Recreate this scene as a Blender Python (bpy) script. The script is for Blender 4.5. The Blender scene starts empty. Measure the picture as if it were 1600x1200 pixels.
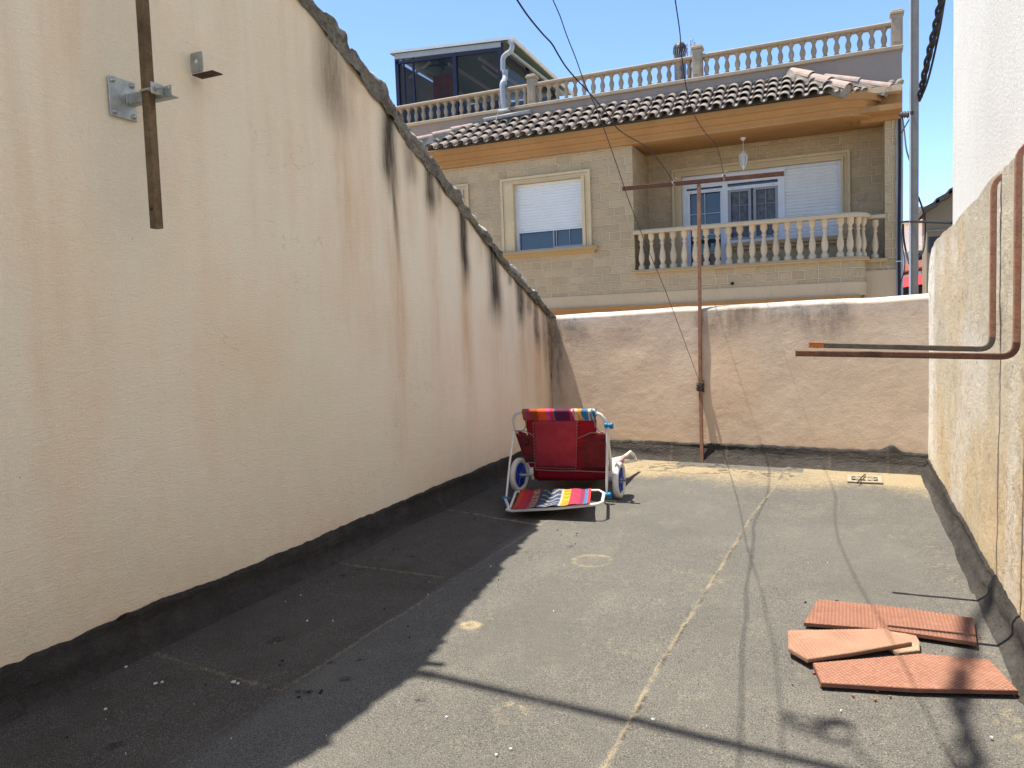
import bpy, math, random
import numpy as np
from mathutils import Vector, Matrix
random.seed(7); rng = np.random.default_rng(11)
R = math.radians
sc = bpy.context.scene; col = sc.collection

# ---------------------------------------------------------------- camera
RM = np.array([[0.918,0.005,0.396],[0.394,0.083,-0.915],[-0.038,0.997,0.075]])
_F = 1207.; EYE = np.array([0,0,1.2])
def _n(v): return v/np.linalg.norm(v)
_cr = lambda x,y: _n(np.array([x-800,-(y-600),-_F]))
_Y=_cr(1320,490); _X=-_cr(-2000,615); _Z=_n(np.cross(_X,_Y)); _X=np.cross(_Y,_Z)
RM=np.array([_X,_Y,_Z])
cd = bpy.data.cameras.new('camera'); cam = bpy.data.objects.new('camera', cd); col.objects.link(cam)
cd.sensor_width = 36; cd.lens = _F/1600*36; cd.clip_start=.05; cd.clip_end = 2000
m4 = Matrix.Identity(4)
for i in range(3):
    for j in range(3): m4[i][j] = float(RM[i,j])
m4.translation = Vector((0,0,1.2)); cam.matrix_world = m4; sc.camera = cam
# survey helpers: where a sight line of the photograph meets a real plane of the place
def _ray(x,y): return RM@_cr(x,y)
def onz(x,y,z=0.): d=_ray(x,y); return EYE+d*(z-1.2)/d[2]
def onx(x,y,X): d=_ray(x,y); return EYE+d*X/d[0]
def ony(x,y,Y): d=_ray(x,y); return EYE+d*Y/d[1]

# ---------------------------------------------------------------- sky, sun, exposure
sc.view_settings.view_transform='Standard'; sc.view_settings.look='None'
sc.view_settings.gamma=1; sc.view_settings.exposure=1.46
sc.render.engine='CYCLES'
W = bpy.data.worlds.new('World'); sc.world=W; W.use_nodes=True
nt=W.node_tree; bg=nt.nodes['Background']
sky=nt.nodes.new('ShaderNodeTexSky'); sky.sky_type='NISHITA'; sky.sun_disc=False
sky.sun_elevation=R(72.8); sky.sun_rotation=R(260.7); sky.air_density=.65; sky.dust_density=0.; sky.ozone_density=4.0
nt.links.new(sky.outputs[0],bg.inputs[0]); bg.inputs[1].default_value=.127
sl=bpy.data.lights.new('sun','SUN'); sl.energy=3.85; sl.angle=R(.53); sl.color=(1,.93,.82)
so=bpy.data.objects.new('sun',sl); col.objects.link(so)
so.rotation_euler=Vector((.305,.05,-1)).to_track_quat('-Z','Y').to_euler()

# ---------------------------------------------------------------- noise
_perm=rng.random((256,256))
def vn(x,y,s=0):
    x=np.asarray(x,float)+s*17.3; y=np.asarray(y,float)+s*9.1
    xi=np.floor(x).astype(int); yi=np.floor(y).astype(int); fx=x-xi; fy=y-yi
    fx=fx*fx*(3-2*fx); fy=fy*fy*(3-2*fy)
    g=lambda a,b:_perm[a&255,b&255]
    return (g(xi,yi)*(1-fx)+g(xi+1,yi)*fx)*(1-fy)+(g(xi,yi+1)*(1-fx)+g(xi+1,yi+1)*fx)*fy
def fbm(x,y,o=4,s=0):
    v=0;a=.5;t=0
    for i in range(o): v=v+a*vn(np.asarray(x)*2**i,np.asarray(y)*2**i,s+i*3); t+=a; a*=.5
    return v/t-.5
def sst(a,b,x): t=np.clip((x-a)/(b-a),0,1); return t*t*(3-2*t)

# ---------------------------------------------------------------- mesh helpers
class MB:
    def __init__(s): s.v=[]; s.f=[]; s.sm=[]; s.c={}
    def add(s,vs,fs,smooth=False):
        b=len(s.v); s.v+= [tuple(map(float,p)) for p in vs]; s.f+=[tuple(b+i for i in f) for f in fs]; s.sm+=[smooth]*len(fs); return s
    def box(s,x0,x1,y0,y1,z0,z1):
        return s.add([(x0,y0,z0),(x1,y0,z0),(x1,y1,z0),(x0,y1,z0),(x0,y0,z1),(x1,y0,z1),(x1,y1,z1),(x0,y1,z1)],
          [(0,3,2,1),(4,5,6,7),(0,1,5,4),(1,2,6,5),(2,3,7,6),(3,0,4,7)])
    def bbox(s,x0,x1,y0,y1,z0,z1,b=.01):   # chamfered box
        bm_v=[];
        for (x,sx) in ((x0,1),(x1,-1)):
            for (y,sy) in ((y0,1),(y1,-1)):
                for (z,sz) in ((z0,1),(z1,-1)):
                    bm_v+=[(x,y+sy*b,z+sz*b),(x+sx*b,y,z+sz*b),(x+sx*b,y+sy*b,z)]
        i=lambda a,bb,c,k:(a*4+bb*2+c)*3+k
        F=[]
        for a in (0,1): F.append([i(a,0,0,0),i(a,0,1,0),i(a,1,1,0),i(a,1,0,0)])
        for a in (0,1): F.append([i(0,a,0,1),i(0,a,1,1),i(1,a,1,1),i(1,a,0,1)])
        for a in (0,1): F.append([i(0,0,a,2),i(0,1,a,2),i(1,1,a,2),i(1,0,a,2)])
        for p in (0,1):
            for q in (0,1):
                F.append([i(p,q,0,0),i(p,q,0,1),i(p,q,1,1),i(p,q,1,0)])
                F.append([i(p,0,q,0),i(p,0,q,2),i(p,1,q,2),i(p,1,q,0)])
                F.append([i(0,p,q,1),i(0,p,q,2),i(1,p,q,2),i(1,p,q,1)])
        for a in (0,1):
            for bb in (0,1):
                for c in (0,1): F.append([i(a,bb,c,0),i(a,bb,c,1),i(a,bb,c,2)])
        return s.add(bm_v,F)
    def tube(s,path,r,n=10,square=False,cap=True,rot=0,up=None):
        P=[Vector(p) for p in path]; k=len(P); rings=[]
        rr=r if isinstance(r,(list,tuple)) else [r]*k
        ref=None
        for i in range(k):
            t=(P[min(i+1,k-1)]-P[max(i-1,0)]).normalized()
            if ref is None:
                ref=Vector(up) if up else (Vector((0,0,1)) if abs(t.z)<.9 else Vector((0,1,0)))
            u=(ref-t*ref.dot(t)).normalized(); w=t.cross(u); ref=u
            if square:
                q=[(1,1),(-1,1),(-1,-1),(1,-1)]; rings.append([P[i]+(u*a+w*b)*rr[i] for a,b in q])
            else:
                rings.append([P[i]+(u*math.cos(rot+2*math.pi*j/n)+w*math.sin(rot+2*math.pi*j/n))*rr[i] for j in range(n)])
        m=len(rings[0]); vs=[p for q in rings for p in q]
        fs=[(i*m+j,i*m+(j+1)%m,(i+1)*m+(j+1)%m,(i+1)*m+j) for i in range(k-1) for j in range(m)]
        s.add(vs,fs,not square)
        if cap: s.add(rings[0],[tuple(range(m))[::-1]]); s.add(rings[-1],[tuple(range(m))])
        return s
    def lathe(s,prof,c=(0,0,0),n=12,axis='z',sq=()):
        vs=[];
        for k,(r,z) in enumerate(prof):
            for j in range(n):
                a=2*math.pi*(j+.5)/n; x,y=r*math.cos(a),r*math.sin(a)
                if axis=='z': vs.append((c[0]+x,c[1]+y,c[2]+z))
                elif axis=='x': vs.append((c[0]+z,c[1]+x,c[2]+y))
                else: vs.append((c[0]+x,c[1]+z,c[2]+y))
        K=len(prof)
        s.add(vs,[(i*n+j,i*n+(j+1)%n,(i+1)*n+(j+1)%n,(i+1)*n+j) for i in range(K-1) for j in range(n)],True)
        s.add(vs[:n],[tuple(range(n))[::-1]]); s.add(vs[-n:],[tuple(range(n))]); return s
    def prism(s,poly,z0,z1,slope=None):
        n=len(poly); f=(lambda p:slope(p)) if slope else (lambda p:0)
        vs=[(p[0],p[1],z0+f(p)) for p in poly]+[(p[0],p[1],z1+f(p)) for p in poly]
        a=sum(poly[i][0]*poly[(i+1)%n][1]-poly[(i+1)%n][0]*poly[i][1] for i in range(n))
        fs=[tuple(range(n))[::-1],tuple(range(n,2*n))]+[(i,(i+1)%n,n+(i+1)%n,n+i) for i in range(n)]
        if a<0: fs=[f_[::-1] for f_ in fs]
        return s.add(vs,fs)
    def build(s,name,mat,parent=None,loc=None,bevel=0):
        me=bpy.data.meshes.new(name); off=Vector((0,0,0))
        if parent is not None:
            off=Vector(origin(parent))
        if loc is not None: off=Vector(loc)
        me.from_pydata([(x-off[0],y-off[1],z-off[2]) for x,y,z in s.v],[],s.f)
        me.polygons.foreach_set('use_smooth',s.sm)
        me.materials.append(mat); me.update()
        o=bpy.data.objects.new(name,me); col.objects.link(o)
        if parent is not None: o.parent=parent; o.location=off-Vector(origin(parent))
        elif loc is not None: o.location=loc
        if bevel:
            b=o.modifiers.new('bevel','BEVEL'); b.width=bevel; b.segments=2; b.limit_method='ANGLE'
        return o
def origin(o):
    p=Vector(o.location)
    while o.parent: o=o.parent; p=p+Vector(o.location)
    return p
def tag(o,label=None,cat=None,group=None,kind=None):
    if label: o['label']=label
    if cat: o['category']=cat
    if group: o['group']=group
    if kind: o['kind']=kind
    return o
def thing(name,label,cat,loc,group=None):
    o=bpy.data.objects.new(name,None); o.empty_display_size=.1; col.objects.link(o); o.location=loc
    return tag(o,label,cat,group)
def grid(name,X,Y,Z,mat,parent=None,attrs=None,flip=False,smooth=True,loc=None):
    nr,nc=X.shape; off=np.array(origin(parent)) if parent is not None else np.array(loc if loc is not None else (0,0,0))
    co=np.stack([X-off[0],Y-off[1],Z-off[2]],-1).reshape(-1,3)
    i=np.arange(nr*nc).reshape(nr,nc); a=i[:-1,:-1].ravel(); b=i[:-1,1:].ravel(); c=i[1:,1:].ravel(); d=i[1:,:-1].ravel()
    q=np.stack([a,b,c,d] if not flip else [a,d,c,b],-1)
    me=bpy.data.meshes.new(name); me.vertices.add(len(co)); me.vertices.foreach_set('co',co.ravel())
    me.loops.add(q.size); me.loops.foreach_set('vertex_index',q.ravel().astype(np.int32))
    me.polygons.add(len(q)); me.polygons.foreach_set('loop_start',np.arange(0,q.size,4,dtype=np.int32))
    me.update(calc_edges=True); me.validate()
    me.polygons.foreach_set('use_smooth',[smooth]*len(me.polygons))
    if attrs is not None:
        at=me.color_attributes.new('st','FLOAT_COLOR','POINT'); arr=np.ones((len(co),4)); 
        for k,v in enumerate(attrs): arr[:,k]=np.broadcast_to(v,X.shape).ravel()
        at.data.foreach_set('color',arr.ravel())
    me.materials.append(mat)
    o=bpy.data.objects.new(name,me); col.objects.link(o)
    if parent is not None: o.parent=parent
    elif loc is not None: o.location=loc
    return o

# ---------------------------------------------------------------- materials
class M:
    def __init__(s,name,rough=.85,metal=0,spec=.3):
        s.m=bpy.data.materials.new(name); s.m.use_nodes=True; s.t=s.m.node_tree; s.p=s.t.nodes['Principled BSDF']
        s.p.inputs['Roughness'].default_value=rough; s.p.inputs['Metallic'].default_value=metal
        s.p.inputs['Specular IOR Level'].default_value=spec
        g=s.t.nodes.new('ShaderNodeNewGeometry'); s.pos=g.outputs['Position']; s.nrm=g.outputs['Normal']; s.c=None; s.h=None; s._st=None
    def L(s,a,b): s.t.links.new(a,b)
    def n(s,ty,**k):
        x=s.t.nodes.new('ShaderNode'+ty)
        for a,b in k.items(): setattr(x,a,b)
        return x
    def vec(s,sc=(1,1,1),rot=(0,0,0),loc=(0,0,0)):
        x=s.n('Mapping'); x.inputs['Scale'].default_value=sc; x.inputs['Rotation'].default_value=rot; x.inputs['Location'].default_value=loc
        s.L(s.pos,x.inputs[0]); return x.outputs[0]
    def noise(s,scale,detail=4,rough=.6,v=None,dist=0,lo=.35,hi=.65,a=0.,b=1.):
        x=s.n('TexNoise'); x.inputs['Scale'].default_value=scale; x.inputs['Detail'].default_value=detail
        x.inputs['Roughness'].default_value=rough; x.inputs['Distortion'].default_value=dist
        s.L(v if v is not None else s.pos,x.inputs['Vector'])
        r=s.n('MapRange'); r.inputs[1].default_value=lo; r.inputs[2].default_value=hi; r.inputs[3].default_value=a; r.inputs[4].default_value=b
        s.L(x.outputs[0],r.inputs[0]); return r.outputs[0]
    def voro(s,scale,v=None,lo=0,hi=1,a=0.,b=1.,feature='F1',out=0):
        x=s.n('TexVoronoi',feature=feature); x.inputs['Scale'].default_value=scale
        s.L(v if v is not None else s.pos,x.inputs['Vector'])
        r=s.n('MapRange'); r.inputs[1].default_value=lo; r.inputs[2].default_value=hi; r.inputs[3].default_value=a; r.inputs[4].default_value=b
        s.L(x.outputs[out],r.inputs[0]); return r.outputs[0]
    def math(s,op,a,b):
        x=s.n('Math',operation=op)
        for i,q in enumerate((a,b)):
            if isinstance(q,(int,float)): x.inputs[i].default_value=q
            else: s.L(q,x.inputs[i])
        return x.outputs[0]
    def base(s,c):
        x=s.n('RGB'); x.outputs[0].default_value=(*c,1); s.c=x.outputs[0]; return s
    def mix(s,f,c,mode='MIX'):
        x=s.n('Mix',data_type='RGBA',blend_type=mode)
        if isinstance(f,(int,float)): x.inputs[0].default_value=f
        else: s.L(f,x.inputs[0])
        s.L(s.c,x.inputs[6])
        if isinstance(c,tuple): x.inputs[7].default_value=(*c,1)
        else: s.L(c,x.inputs[7])
        s.c=x.outputs[2]; return s
    def attr(s,ch):
        if s._st is None:
            a=s.n('Attribute',attribute_name='st'); q=s.n('SeparateColor'); s.L(a.outputs['Color'],q.inputs[0]); s._st=q; s._stc=a.outputs['Color']
        return s._st.outputs[ch]
    def ridge(s,scale,w=.02,detail=4,v=None,dist=0,b=1.):
        x=s.n('TexNoise'); x.inputs['Scale'].default_value=scale; x.inputs['Detail'].default_value=detail; x.inputs['Roughness'].default_value=.6; x.inputs['Distortion'].default_value=dist
        s.L(v if v is not None else s.pos,x.inputs['Vector'])
        a=s.math('ABSOLUTE',s.math('SUBTRACT',x.outputs[0],.5),0)
        r=s.n('MapRange'); r.inputs[1].default_value=0; r.inputs[2].default_value=w; r.inputs[3].default_value=b; r.inputs[4].default_value=0
        s.L(a,r.inputs[0]); return r.outputs[0]
    def bump(s,h,st=.5,d=.01):
        b=s.n('Bump'); b.inputs['Strength'].default_value=st; b.inputs['Distance'].default_value=d
        s.L(h,b.inputs['Height'])
        if s.h is not None: s.L(s.h,b.inputs['Normal'])
        s.h=b.outputs[0]; return s
    def done(s):
        if s.c is not None: s.L(s.c,s.p.inputs['Base Color'])
        if s.h is not None: s.L(s.h,s.p.inputs['Normal'])
        return s.m

def simple(name,c,rough=.6,metal=0,var=.25,scale=12,bump=.2,bs=60,spec=.3,dark=None):
    m=M(name,rough,metal,spec).base(c)
    d=dark or tuple(x*(1-var) for x in c)
    m.mix(m.noise(scale,5),d)
    m.mix(m.noise(scale*6,3,lo=.5,hi=.75,b=.5),tuple(min(1,x*(1+var)) for x in c))
    if bump: m.bump(m.noise(bs,4),bump,.004)
    return m.done()

def plaster_left():
    m=M('cream_plaster',.9,0,.15).base((.90,.79,.62))
    m.mix(m.noise(.9,5,.55,lo=.4,hi=.62,b=.7),(.84,.75,.56))
    m.mix(m.noise(2.2,6,.6,v=m.vec((1,1,.35),loc=(3,1,2)),lo=.50,hi=.7,b=.5),(.86,.64,.44))
    m.mix(m.noise(14,5,.6,v=m.vec((1,1,.12)),lo=.5,hi=.75,b=.10),(.72,.57,.39))
    m.mix(m.noise(160,3,.7,lo=.45,hi=.75,b=.16),(.48,.40,.30))
    wig=m.noise(9,6,.7,v=m.vec((1,2.2,.25)),lo=.3,hi=.62,a=.25,b=1.25)
    m.mix(m.math('MULTIPLY',m.attr(1),wig),(.64,.40,.21))
    fine=m.noise(26,5,.75,v=m.vec((1,2.5,.2)),lo=.3,hi=.6,a=.6,b=1.15)
    m.mix(m.math('MULTIPLY',m.attr(0),fine),(.075,.062,.05))
    m.mix(m.math('MULTIPLY',m.attr(2),m.noise(18,5,lo=.3,hi=.7)),(.82,.55,.36))
    m.mix(m.math('MULTIPLY',m.ridge(1.7,.004,6,None,1.5),m.noise(1.1,3,lo=.56,hi=.62,b=.45)),(.40,.31,.21))
    m.mix(m.noise(55,3,.8,v=m.vec(loc=(9,9,9)),lo=.70,hi=.74,b=.6),(.25,.19,.13))
    m.bump(m.ridge(2.2,.03,3,m.vec((1,1,.8)),2.5),.12,.005)
    m.bump(m.noise(11,5,.6,v=m.vec((1,1,2.4),rot=(.5,0,0)),dist=1.2),.12,.008)
    m.bump(m.noise(70,4,.7,v=m.vec((1,.6,2.0),rot=(.3,0,0))),.45,.006)
    m.bump(m.noise(190,3,.75),.55,.0035)
    return m.done()
def plaster_end():
    m=M('pinkish_plaster',.92,0,.12).base((.56,.44,.325))
    m.mix(m.noise(1.6,5,lo=.4,hi=.65,b=.7),(.60,.50,.385))
    m.mix(m.noise(5,6,.7,lo=.5,hi=.72,b=.5),(.42,.32,.25))
    m.mix(m.noise(120,3,.7,lo=.45,hi=.7,b=.2),(.34,.25,.19))
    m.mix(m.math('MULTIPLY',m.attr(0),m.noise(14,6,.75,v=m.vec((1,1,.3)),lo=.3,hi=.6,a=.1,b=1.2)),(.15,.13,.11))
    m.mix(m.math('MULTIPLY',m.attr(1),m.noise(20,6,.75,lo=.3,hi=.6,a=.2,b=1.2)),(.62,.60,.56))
    m.mix(m.math('MULTIPLY',m.attr(2),m.noise(12,6,.7,lo=.3,hi=.7,a=.3,b=1.1)),(.60,.40,.22))
    m.bump(m.noise(12,6,.6,v=m.vec((1,1,1.3)),dist=.6),.15,.006)
    m.bump(m.noise(70,5,.75),.30,.003)
    m.bump(m.noise(200,3,.7),.3,.0015)
    return m.done()
def plaster_right():
    m=M('rough_cement_render',.95,0,.1).base((.70,.61,.45))
    m.mix(m.noise(2.2,6,.65,lo=.4,hi=.65,b=.6),(.62,.55,.42))
    m.mix(m.math('MULTIPLY',m.attr(1),m.noise(5,6,.7,lo=.3,hi=.6,a=.35,b=1.1)),(.76,.58,.35))
    m.mix(m.math('MULTIPLY',m.attr(2),m.noise(9,6,.7,v=m.vec((1,.6,1)),lo=.36,hi=.46,a=.0,b=1.3)),(.90,.86,.76))
    rg=m.math('MULTIPLY',m.ridge(7,.022,5,m.vec((1,.7,.8)),1.2),m.noise(2.5,4,lo=.45,hi=.6))
    m.mix(m.math('MULTIPLY',rg,.6),(.26,.20,.13))
    m.mix(m.noise(22,6,.8,v=m.vec((1,.5,.7)),dist=.5,lo=.60,hi=.68,b=.6),(.34,.27,.18))
    m.mix(m.noise(38,5,.8,v=m.vec((1,.5,1)),lo=.62,hi=.70,b=.8),(.12,.095,.065))
    m.mix(m.noise(6,6,.75,v=m.vec((1,.6,.5),loc=(2,2,2)),lo=.52,hi=.68,b=.45),(.88,.80,.62))
    m.mix(m.math('MULTIPLY',m.attr(0),m.noise(20,5,lo=.3,hi=.7,a=.5,b=1.2)),(.12,.105,.09))
    m.bump(rg,-.7,.015)
    m.bump(m.noise(9,8,.75,v=m.vec((1,.6,.8)),dist=1.0),.6,.025)
    m.bump(m.noise(45,5,.8,v=m.vec((1,.6,1))),.8,.010)
    return m.done()
def felt(name,c,dusty=.35,attrs=True,spec=.25):
    m=M(name,.85,0,spec).base(c)
    m.mix(m.noise(1.3,6,.6,lo=.4,hi=.64,b=.6),tuple(x*.72 for x in c))
    m.mix(m.noise(4.5,6,.65,v=m.vec((1,.6,1)),lo=.52,hi=.72,b=.6),(c[0]*1.4,c[1]*1.36,c[2]*1.28))
    m.mix(m.noise(26,6,.8,v=m.vec((.5,1,1)),lo=.53,hi=.74,b=.45),(c[0]*1.8,c[1]*1.74,c[2]*1.55))
    if attrs:
        m.mix(m.math('MULTIPLY',m.attr(2),m.noise(6,6,.7,lo=.3,hi=.65,a=.6,b=1.0)),(.046,.031,.020))  # brown mixed into the left strip as painted shade
        q=m.n('Clamp'); m.L(m.math('ADD',m.math('MULTIPLY',m.attr(1),1.55),m.noise(24,7,.8,lo=.38,hi=.62,a=-.75,b=.0)),q.inputs[0]); m.mix(q.outputs[0],(.36,.285,.165))
        m.mix(m.math('MULTIPLY',m.attr(0),m.noise(40,6,.8,lo=.4,hi=.58,a=.1,b=1.15)),(.018,.015,.012))
    m.mix(m.noise(210,2,.8,lo=.5,hi=.62,b=.85),(.022,.021,.019))
    m.mix(m.noise(260,2,.8,v=m.vec(loc=(5,3,1)),lo=.56,hi=.70,b=.7),(.40,.37,.32))
    m.bump(m.noise(2.5,4),.3,.02)
    m.bump(m.noise(30,5,.7),.35,.005)
    m.bump(m.noise(230,2,.8),.6,.003)
    return m.done()
def skirt_mat():
    m=M('bitumen',.75,0,.35).base((.024,.019,.015))
    m.mix(m.noise(7,6,.7,lo=.45,hi=.68,b=.7),(.055,.050,.043))
    m.mix(m.noise(5,6,.75,v=m.vec((1,1,5)),lo=.5,hi=.66,b=.3),(.08,.07,.055))
    m.mix(m.math('MULTIPLY',m.attr(1),m.noise(22,6,.8,lo=.35,hi=.62,a=.0,b=.7)),(.13,.12,.10))
    m.mix(m.math('MULTIPLY',m.attr(0),m.noise(30,5,lo=.3,hi=.6,a=.0,b=.7)),(.11,.08,.05))
    m.mix(m.noise(190,2,.8,lo=.57,hi=.7,b=.5),(.16,.145,.12))
    m.bump(m.noise(9,6,.65,v=m.vec((1,1,2.5))),.6,.02); m.bump(m.noise(60,5,.8),.7,.006)
    return m.done()
def rust(name,c1,c2,c3,sc=30):
    m=M(name,.8,.15,.25).base(c1)
    m.mix(m.noise(sc,6,.75,lo=.42,hi=.6),c2); m.mix(m.noise(sc*.35,6,.75,v=m.vec(loc=(4,4,4)),lo=.52,hi=.66),c3)
    m.mix(m.noise(sc*5,3,lo=.55,hi=.7,b=.6),tuple(x*.4 for x in c1))
    m.bump(m.noise(sc*3,4,.7),.5,.002); return m.done()
def blocks():
    m=M('split_face_blocks',.92,0,.12)
    s_=m.n('SeparateXYZ'); m.L(m.pos,s_.inputs[0]); xy=m.math('ADD',s_.outputs[0],s_.outputs[1])
    cb=m.n('CombineXYZ'); m.L(xy,cb.inputs[0]); m.L(s_.outputs[2],cb.inputs[1])
    b=m.n('TexBrick'); b.offset=.5; b.offset_frequency=2; b.squash=.62; b.squash_frequency=3
    m.L(cb.outputs[0],b.inputs['Vector']); b.inputs['Scale'].default_value=1
    b.inputs['Brick Width'].default_value=.34; b.inputs['Row Height'].default_value=.15; b.inputs['Mortar Size'].default_value=.013
    b.inputs['Mortar Smooth'].default_value=.5; b.inputs['Bias'].default_value=0
    b.inputs['Color1'].default_value=(.55,.40,.225,1); b.inputs['Color2'].default_value=(.44,.325,.185,1); b.inputs['Mortar'].default_value=(.60,.46,.29,1)
    m.c=b.outputs['Color']
    m.mix(m.noise(1.2,5,lo=.42,hi=.66,b=.4),(.53,.40,.255))
    m.mix(m.noise(22,5,.75,lo=.5,hi=.7,b=.35),(.34,.27,.19))
    m.mix(m.noise(14,5,.75,v=m.vec(loc=(7,2,3)),lo=.52,hi=.7,b=.4),(.68,.55,.38))
    inv=m.math('SUBTRACT',1.,b.outputs['Fac']); m.bump(inv,.5,.010)
    hh=m.math('MULTIPLY',m.noise(15,6,.75,lo=.3,hi=.7),inv); m.bump(hh,.7,.022)
    return m.done()
def stucco(name,c,c2,bs=90,st=.4,s1=1.5):
    m=M(name,.9,0,.15).base(c).mix(1.,c); m.mix(m.noise(s1,6,.6,lo=.4,hi=.65,b=.8),c2)
    m.mix(m.noise(20,5,.7,v=m.vec((1,1,.3)),lo=.52,hi=.75,b=.35),tuple(x*.6 for x in c))
    m.bump(m.noise(bs,4,.7),st,.005); return m.done()
def aged_stone(name,c,d):
    m=M(name,.9,0,.15).base(c); oi=m.n('ObjectInfo'); m.mix(m.math('MULTIPLY',oi.outputs['Random'],.75),tuple(x*.66 for x in c)); m.mix(m.noise(7,6,.7,lo=.45,hi=.66,b=.7),d)
    m.mix(m.noise(1.3,4,lo=.45,hi=.7,b=.5),tuple(x*.75 for x in c))
    m.mix(m.noise(40,4,.7,lo=.57,hi=.7,b=.5),tuple(x*.4 for x in d)); m.bump(m.noise(70,4),.4,.004); return m.done()
def tile_roof():
    m=M('old_clay_roof_tiles',.9,0,.15).base((.285,.24,.20))
    m.mix(m.noise(6,5,.7,lo=.42,hi=.62),(.19,.16,.14)); m.mix(m.noise(9,5,.7,v=m.vec(loc=(3,8,1)),lo=.52,hi=.68,b=.8),(.34,.27,.215))
    m.mix(m.noise(50,4,.8,lo=.55,hi=.7,b=.6),(.07,.062,.055)); m.bump(m.noise(80,4,.7),.5,.004); return m.done()
def mortar(name='old_mortar'):
    m=M(name,.95,0,.1).base((.30,.285,.255))
    m.mix(m.noise(7,6,.75,lo=.45,hi=.62),(.15,.14,.125)); m.mix(m.noise(5,6,.75,v=m.vec(loc=(3,8,1)),lo=.52,hi=.62,b=.9),(.40,.375,.33))
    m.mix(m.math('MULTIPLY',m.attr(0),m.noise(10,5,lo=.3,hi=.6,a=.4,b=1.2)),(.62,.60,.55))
    m.mix(m.noise(60,5,.8,lo=.55,hi=.68,b=.8),(.04,.037,.033))
    m.bump(m.noise(14,6,.7),.8,.02); m.bump(m.noise(70,5,.8),.8,.006); return m.done()
def glass(name,c=(.02,.03,.045),alpha=None):
    m=M(name,.04,0,.6).base(c); m.mix(m.noise(1.1,3,b=.6),tuple(x*1.8+.01 for x in c))
    if alpha: m.p.inputs['Alpha'].default_value=alpha; m.p.inputs['Specular IOR Level'].default_value=.25
    return m.done()
def shutter_mat():
    m=M('white_slat_shutter',.45,0,.35).base((.68,.67,.63)); s_=m.n('SeparateXYZ'); m.L(m.pos,s_.inputs[0])
    m.mix(m.noise(3,4,b=.4),(.60,.59,.55)); return m.done()
def terracotta():
    m=M('pressed_terracotta',.85,0,.2).base((.215,.10,.066))
    m.mix(m.noise(7,6,.7,lo=.42,hi=.65),(.18,.08,.052)); m.mix(m.noise(12,6,.75,v=m.vec(loc=(3,1,1)),lo=.54,hi=.72,b=.7),(.32,.18,.12))
    vb=m.attr(0)
    m.mix(m.math('MULTIPLY',m.attr(1),1.),(.42,.30,.20))
    m.mix(m.math('MULTIPLY',vb,m.noise(60,4,lo=.3,hi=.6,a=.2,b=.8)),(.37,.20,.135))
    m.mix(m.noise(150,3,.8,lo=.56,hi=.7,b=.5),(.20,.07,.05))
    m.bump(m.noise(120,4,.8),.5,.003); return m.done()
def cloth(name,c,d,rough=.8):
    m=M(name,rough,0,.2).base(c); m.mix(m.noise(14,4,lo=.4,hi=.62),d); m.bump(m.noise(400,2),.4,.002); return m.done()

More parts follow.
